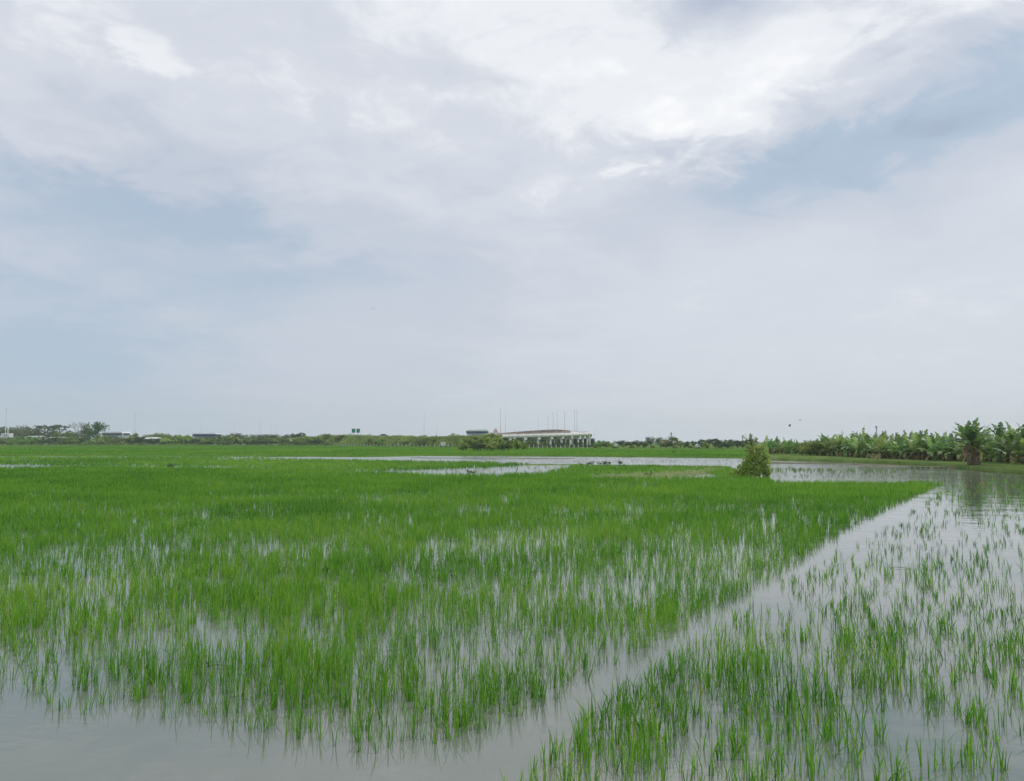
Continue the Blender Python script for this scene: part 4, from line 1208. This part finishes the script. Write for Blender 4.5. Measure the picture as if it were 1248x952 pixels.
# ------------------------------------------------------------------ haze
bm = bmesh.new()
bmesh.ops.create_cube(bm, size=1.0, matrix=Matrix.Translation((0, 720, 24)) @ Matrix.Diagonal((3040, 1600, 51, 1)))
me = bpy.data.meshes.new('haze'); bm.to_mesh(me); bm.free()
hm, nt = new_mat('haze_air')
pv = nd(nt, 'ShaderNodeVolumePrincipled')
pv.inputs['Density'].default_value = 0.00028
pv.inputs['Color'].default_value = (0.88, 0.94, 1.0, 1)
pv.inputs['Anisotropy'].default_value = 0.2
oo = nd(nt, 'ShaderNodeOutputMaterial'); nt.links.new(pv.outputs[0], oo.inputs['Volume'])
me.materials.append(hm)
o = link('haze', me); tag(o, 'thin pale haze in the air over the fields', 'haze', None, 'stuff')

# ------------------------------------------------------------------ sky, sun, camera
SUN_EL, SUN_AZ = R(58), R(82)
w = bpy.data.worlds.new('World'); sc.world = w; w.use_nodes = True
nt = w.node_tree; nt.nodes.clear()
sky = nd(nt, 'ShaderNodeTexSky', sky_type='NISHITA')
sky.sun_disc = False; sky.sun_elevation = SUN_EL; sky.sun_rotation = SUN_AZ; sky.air_density = 1.2; sky.dust_density = 2.0
tc = nd(nt, 'ShaderNodeTexCoord')
sp = nd(nt, 'ShaderNodeSeparateXYZ'); nt.links.new(tc.outputs['Generated'], sp.inputs[0])
X_, Y_, Z_ = sp.outputs
zz = math_(nt, 'MAXIMUM', Z_, 0.0)
den = math_(nt, 'ADD', zz, 0.16)
cmb = nd(nt, 'ShaderNodeCombineXYZ')
nt.links.new(math_(nt, 'DIVIDE', X_, den), cmb.inputs[0]); nt.links.new(math_(nt, 'DIVIDE', Y_, den), cmb.inputs[1])
def noise(scale, detail, rough, dist=0.0, off=(0, 0, 0), sc_=(1, 1, 1)):
    mp = nd(nt, 'ShaderNodeMapping'); mp.inputs['Location'].default_value = off; mp.inputs['Scale'].default_value = sc_
    nt.links.new(cmb.outputs[0], mp.inputs['Vector'])
    n = nd(nt, 'ShaderNodeTexNoise', Scale=scale, Detail=detail, Roughness=rough, Distortion=dist)
    nt.links.new(mp.outputs[0], n.inputs['Vector'])
    return n.outputs[0]
nA = noise(1.5, 8.0, 0.55, 0.4, (3.1, 1.7, 0))
nB = noise(4.2, 8.0, 0.6, 0.5, (7.3, 2.2, 0))
nD = noise(11.0, 6.0, 0.6, 0.8, (2.3, 5.2, 0))
nC = noise(0.8, 5.0, 0.5, 0.3, (1.3, 9.2, 0))
# bearing and height in the same units as a 925-px lens
az = math_(nt, 'MULTIPLY', math_(nt, 'ARCTAN2', X_, Y_), F)
el = math_(nt, 'MULTIPLY', math_(nt, 'ARCSINE', Z_), F)
wx = math_(nt, 'MULTIPLY', math_(nt, 'SUBTRACT', nA, 0.5), 190.0)
wy = math_(nt, 'MULTIPLY', math_(nt, 'SUBTRACT', nB, 0.5), 120.0)
az = math_(nt, 'ADD', az, wx); el = math_(nt, 'ADD', el, wy)
def bank_(px_, py_, sx, sy, rot=0.0, sharp=1.0):
    x, y, z = ray(px_, py_); l = math.sqrt(x * x + y * y + z * z)
    a0 = math.atan2(x, y) * F; e0 = math.asin(z / l) * F
    da = math_(nt, 'SUBTRACT', az, a0); de = math_(nt, 'SUBTRACT', el, e0)
    c, s = math.cos(R(rot)), math.sin(R(rot))
    u = math_(nt, 'MULTIPLY', math_(nt, 'ADD', math_(nt, 'MULTIPLY', da, c), math_(nt, 'MULTIPLY', de, s)), 1 / sx)
    v = math_(nt, 'MULTIPLY', math_(nt, 'SUBTRACT', math_(nt, 'MULTIPLY', de, c), math_(nt, 'MULTIPLY', da, s)), 1 / sy)
    q = math_(nt, 'ADD', math_(nt, 'MULTIPLY', u, u), math_(nt, 'MULTIPLY', v, v))
    if sharp != 1.0: q = math_(nt, 'POWER', q, sharp)
    return math_(nt, 'EXPONENT', math_(nt, 'MULTIPLY', q, -1.0))
L = math_(nt, 'ADD', 0.52, math_(nt, 'MULTIPLY', math_(nt, 'MAXIMUM', el, 0.0), 0.00016))
fade = math_(nt, 'MULTIPLY', el, 1 / 260.0, clamp=True)
L = math_(nt, 'ADD', L, math_(nt, 'MULTIPLY', math_(nt, 'MULTIPLY', math_(nt, 'SUBTRACT', nA, 0.5), 0.46), fade))
L = math_(nt, 'ADD', L, math_(nt, 'MULTIPLY', math_(nt, 'MULTIPLY', math_(nt, 'SUBTRACT', nB, 0.5), 0.34), fade))
fade2 = math_(nt, 'MULTIPLY', math_(nt, 'SUBTRACT', el, 250.0), 1 / 200.0, clamp=True)
L = math_(nt, 'ADD', L, math_(nt, 'MULTIPLY', math_(nt, 'MULTIPLY', math_(nt, 'SUBTRACT', nD, 0.5), 0.30), fade2))
L = math_(nt, 'ADD', L, math_(nt, 'MULTIPLY', math_(nt, 'SUBTRACT', nC, 0.5), 0.12))
for px_, py_, sx, sy, rot, amp in ((690, 60, 230, 100, 0, .11), (800, 150, 120, 34, -8, .22), (960, 95, 130, 46, 10, .16), (1100, 20, 260, 60, 0, .08), (560, 20, 200, 70, -10, .10), (170, 60, 150, 36, -22, .05), (420, 128, 150, 30, -12, .12),
                                   (60, 170, 110, 20, -10, .10), (670, 225, 60, 20, 0, .06), (1120, 380, 300, 120, 0, .07), (800, 420, 420, 120, 0, .04),
                                   (1030, 182, 210, 46, 10, -.27), (1150, 150, 210, 50, 12, -.24), (1190, 45, 120, 30, 0, -.26), (900, 212, 110, 36, 0, -.14), (180, 255, 300, 80, -14, -.17), (0, 360, 240, 130, 0, -.14), (430, 300, 260, 70, 0, -.08), (90, 480, 420, 140, 0, -.17), (250, 30, 60, 18, 0, -.08)):
    L = math_(nt, 'ADD', L, math_(nt, 'MULTIPLY', bank_(px_, py_, sx, sy, rot), amp))
nE = noise(3.0, 10.0, 0.58, 0.25, (5.3, 3.3, 0))
Bm = None
for a in ((690, 60, 260, 110, 0), (800, 150, 170, 50, -6), (980, 90, 170, 60, 8), (190, 70, 120, 30, -22), (1130, 30, 200, 50, 0), (40, 165, 120, 26, -8)):
    b_ = bank_(*a)
    Bm = b_ if Bm is None else math_(nt, 'MAXIMUM', Bm, b_)
pf_ = math_(nt, 'ADD', math_(nt, 'MULTIPLY', nE, 0.75), math_(nt, 'MULTIPLY', Bm, 0.24))
ss = nd(nt, 'ShaderNodeMapRange', interpolation_type='SMOOTHSTEP'); nt.links.new(pf_, ss.inputs[0])
ss.inputs[1].default_value = 0.50; ss.inputs[2].default_value = 0.62; ss.inputs[3].default_value = 0.0; ss.inputs[4].default_value = 1.0
L = math_(nt, 'ADD', L, math_(nt, 'MULTIPLY', math_(nt, 'MULTIPLY', ss.outputs[0], Bm), 0.125))
col = ramp(nt, L, [(0.0, (3.7, 4.5, 5.5)), (0.22, (4.3, 5.3, 6.5)), (0.42, (5.65, 6.1, 7.0)), (0.62, (6.6, 6.92, 7.6)), (0.80, (8.4, 8.6, 8.95)), (1.0, (9.7, 9.75, 9.8))], 'EASE')
hole = math_(nt, 'ADD', math_(nt, 'MULTIPLY', bank_(860, 14, 60, 16), 0.45), math_(nt, 'MULTIPLY', bank_(190, 250, 240, 60, -14), 0.10), clamp=True)
mx = nd(nt, 'ShaderNodeMixRGB'); nt.links.new(hole, mx.inputs[0]); nt.links.new(col, mx.inputs[1]); nt.links.new(sky.outputs[0], mx.inputs[2])
mx0 = nd(nt, 'ShaderNodeMixRGB'); mx0.inputs[0].default_value = 0.06
nt.links.new(mx.outputs[0], mx0.inputs[1]); nt.links.new(sky.outputs[0], mx0.inputs[2])
bg = nd(nt, 'ShaderNodeBackground', Strength=0.1); nt.links.new(mx0.outputs[0], bg.inputs[0])
ow = nd(nt, 'ShaderNodeOutputWorld'); nt.links.new(bg.outputs[0], ow.inputs[0])

ld = bpy.data.lights.new('sun', 'SUN'); ld.energy = 1.2; ld.angle = R(14); ld.color = (1.0, 0.97, 0.92)
lo = bpy.data.objects.new('sun', ld); COL.objects.link(lo)
sd = Vector((math.cos(SUN_EL) * math.sin(SUN_AZ), math.cos(SUN_EL) * math.cos(SUN_AZ), math.sin(SUN_EL)))
lo.rotation_euler = sd.to_track_quat('Z', 'Y').to_euler(); lo.location = (0, 0, 30)

cd = bpy.data.cameras.new('camera'); cam = bpy.data.objects.new('camera', cd); COL.objects.link(cam)
cd.sensor_width = 36.0; cd.lens = 36.0 * F / 1248.0; cd.clip_start = 0.05; cd.clip_end = 6000
cam.location = (0, 0, H); cam.rotation_euler = (R(90) + PITCH, 0, 0)
sc.camera = cam
vs_ = sc.view_settings
sc.display_settings.display_device = 'sRGB'
vs_.view_transform = 'Standard'; vs_.look = 'None'; vs_.gamma = 1.0; vs_.exposure = 0.08; vs_.use_curve_mapping = False
sc.render.engine = 'CYCLES'
cy = sc.cycles
cy.use_denoising = True
cy.max_bounces = 7; cy.diffuse_bounces = 3; cy.glossy_bounces = 3; cy.transmission_bounces = 4; cy.volume_bounces = 1; cy.transparent_max_bounces = 4
